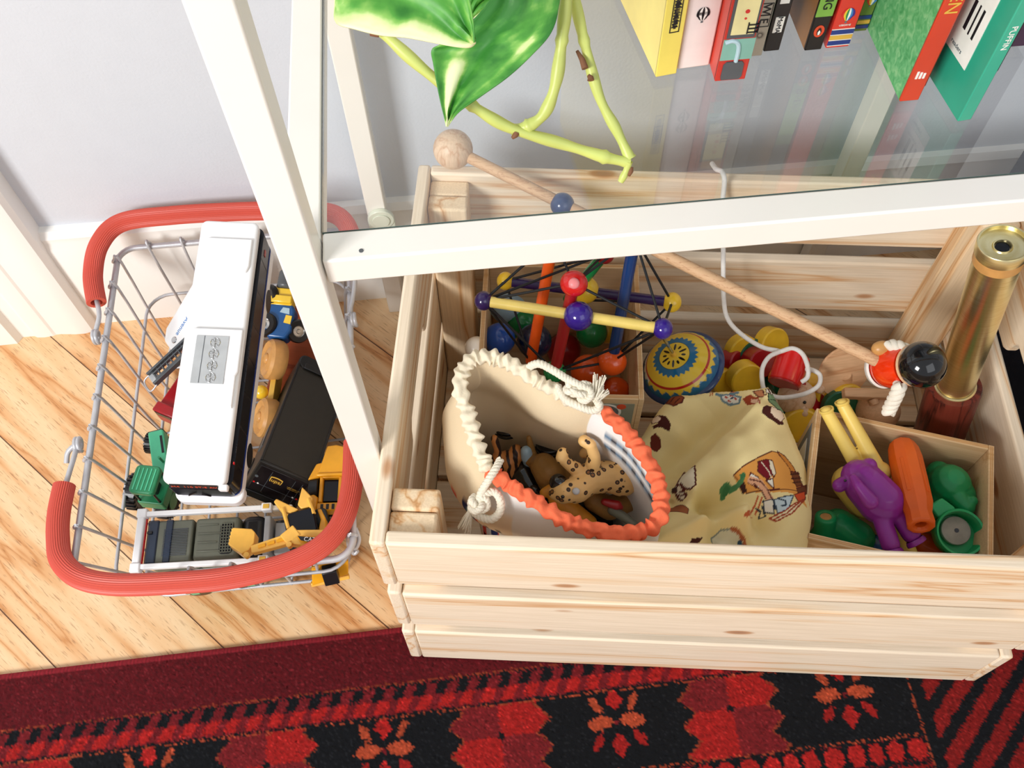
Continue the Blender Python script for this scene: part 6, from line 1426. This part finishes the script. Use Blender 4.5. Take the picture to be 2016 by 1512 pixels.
P_('cab',MB().box((-.024,-.0115,-.018),(-.014,.0115,.004)),'fire_red',rdF,fe,bevel=.0015)
P_('windscreen',MB().box((-.0245,-.009,-.004),(-.0225,.009,.0025)),'blk_glass',rdF,fe,bevel=.0004)
P_('white_side',MB().box((-.022,-.0135,-.018),(.045,-.0110,-.006)),'bus_white',rdF,fe,bevel=.0006)
for x in (-.012,.018,.036):
    for y in (-.011,.011): P_('wheel',MB().cyl((x,y-.002,-.018),(x,y+.002,-.018),.008,n=22),'blk_pl',rdF,fe)

# ---- wooden truck with tan wheels
woF=frame((-.3421,.1785,.0220),Vector((-.3178,.2549,.0220))-Vector((-.3548,.0964,.0220)),Vector((-.3666,.1811,.0220))-Vector((-.3274,.1769,.0220)))
wo=thing('wooden_truck','red brown wooden toy vehicle with round tan wheels under the black truck','wooden toy',woF)
link_obj('deck',MB().prism(rbox((-.055,-.032),(.050,.020),.008),-.004,.004),M['redwood'],wo,bevel=.0015)
link_obj('under_board',MB().box((-.045,-.026,-.014),(.045,.014,-.004)),M['redwood'],wo,bevel=.002)
for i,(p,r) in enumerate((((-.3603,.1458,.0620),.0185),((-.3657,.0879,.0580),.0175))):
    ax_=Vector((.80,.05,-.52)).normalized(); Wl=Matrix.Translation(p)@ax_.to_track_quat('Z','Y').to_matrix().to_4x4()
    wl=P_('wheel',MB().lathe([(0,-.003),(r*.45,-.003),(r*.6,-.0012),(r*.86,-.0035),(r,-.001),(r*1.03,.004),(r*1.0,.009),(r*.9,.012),(r*.6,.013),(0,.013)],None,40),'tan',Wl,wo,ang=38)
    P_('axle_cap',MB().sphere((0,0,-.003),r*.28,sc=(1,1,.6),n=20),'tan',Wl,wl,ang=80)

# ---- blue and yellow racing car
rcF=frame((-.3493,.1798,.0720),Vector((-.3380,.2158,.0780))-Vector((-.3476,.1708,.0700)),Vector((-.3645,.1911,.0720))-Vector((-.3354,.1880,.0720)))
rc=thing('toy_race_car','blue and yellow toy car with black tyres at the far right of the basket','toy car',rcF)
link_obj('body',MB().prism([(-.018,-.008),(-.010,-.0125),(.010,-.0125),(.016,-.010),(.016,.0125),(-.012,.0125),(-.018,.008)],-.012,.004),M['car_blue'],rc,bevel=.0025,seg=3)
link_obj('yellow_seat',MB().box((.014,-.0085,-.008),(.032,.0115,.004)),M['yellow'],rc,bevel=.0012)
link_obj('yellow_step',MB().box((.016,-.0085,.004),(.0235,.0115,.0072)),M['yellow'],rc,bevel=.0012)
link_obj('grey_engine',MB().cyl((.032,.002,.0),(.050,.002,.0),.0080,n=28),M['dkgrey'],rc,bevel=.002)
link_obj('yellow_light',MB().prism([(-.004,-.0110),(.004,-.0112),(.0048,-.0055),(-.003,-.0045)],.0038,.0046),M['yellow'],rc)
link_obj('pale_window',MB().prism([(.0055,-.0085),(.0115,-.0075),(.0120,-.0015),(.0070,.0008)],.0038,.0046),M['paleblue'],rc)
for c,r in (((-.006,.012,.002),.0115),((.024,.0150,.0),.0110),((-.006,-.0160,-.006),.0110)):
    n_=Vector((-.15,.25 if c[1]>0 else -.25,.95 if c[1]>0 and c[0]<0 else .3)).normalized(); Wl=Matrix.Translation(c)@n_.to_track_quat('Z','Y').to_matrix().to_4x4()
    w_=link_obj('tyre',MB().lathe([(r*.5,-.003),(r*.9,-.0038),(r,-.002),(r,.002),(r*.9,.0038),(r*.52,.003)],Wl,36),M['blk_pl'],rc)
    link_obj('wheel_hub',MB().lathe([(0,.0034),(r*.16,.0036),(r*.22,.0022),(r*.42,.0020),(r*.5,.0030),(r*.53,.0010),(0,-.001)],Wl,28),M['chrome'],w_)
# ---- book or slab edge low between the wheels, and a yellow bead
yb=link_obj('striped_block',MB().box((-.002,-.020,-.010),(.003,.020,.010)),M['gold'],None,bevel=.0005); yb.location=(-.3591,.1243,.0450); yb.rotation_euler=(0,0,-.1); tag(yb,'thin yellow edged block between the two tan wooden wheels','block')
yd=link_obj('yellow_peg',MB().sphere((0,0,0),.0065,n=20),M['yellow'],None,ang=80); yd.location=(-.3701,.1189,.0500); tag(yd,'small yellow peg between the wooden wheels beside the bus','toy')
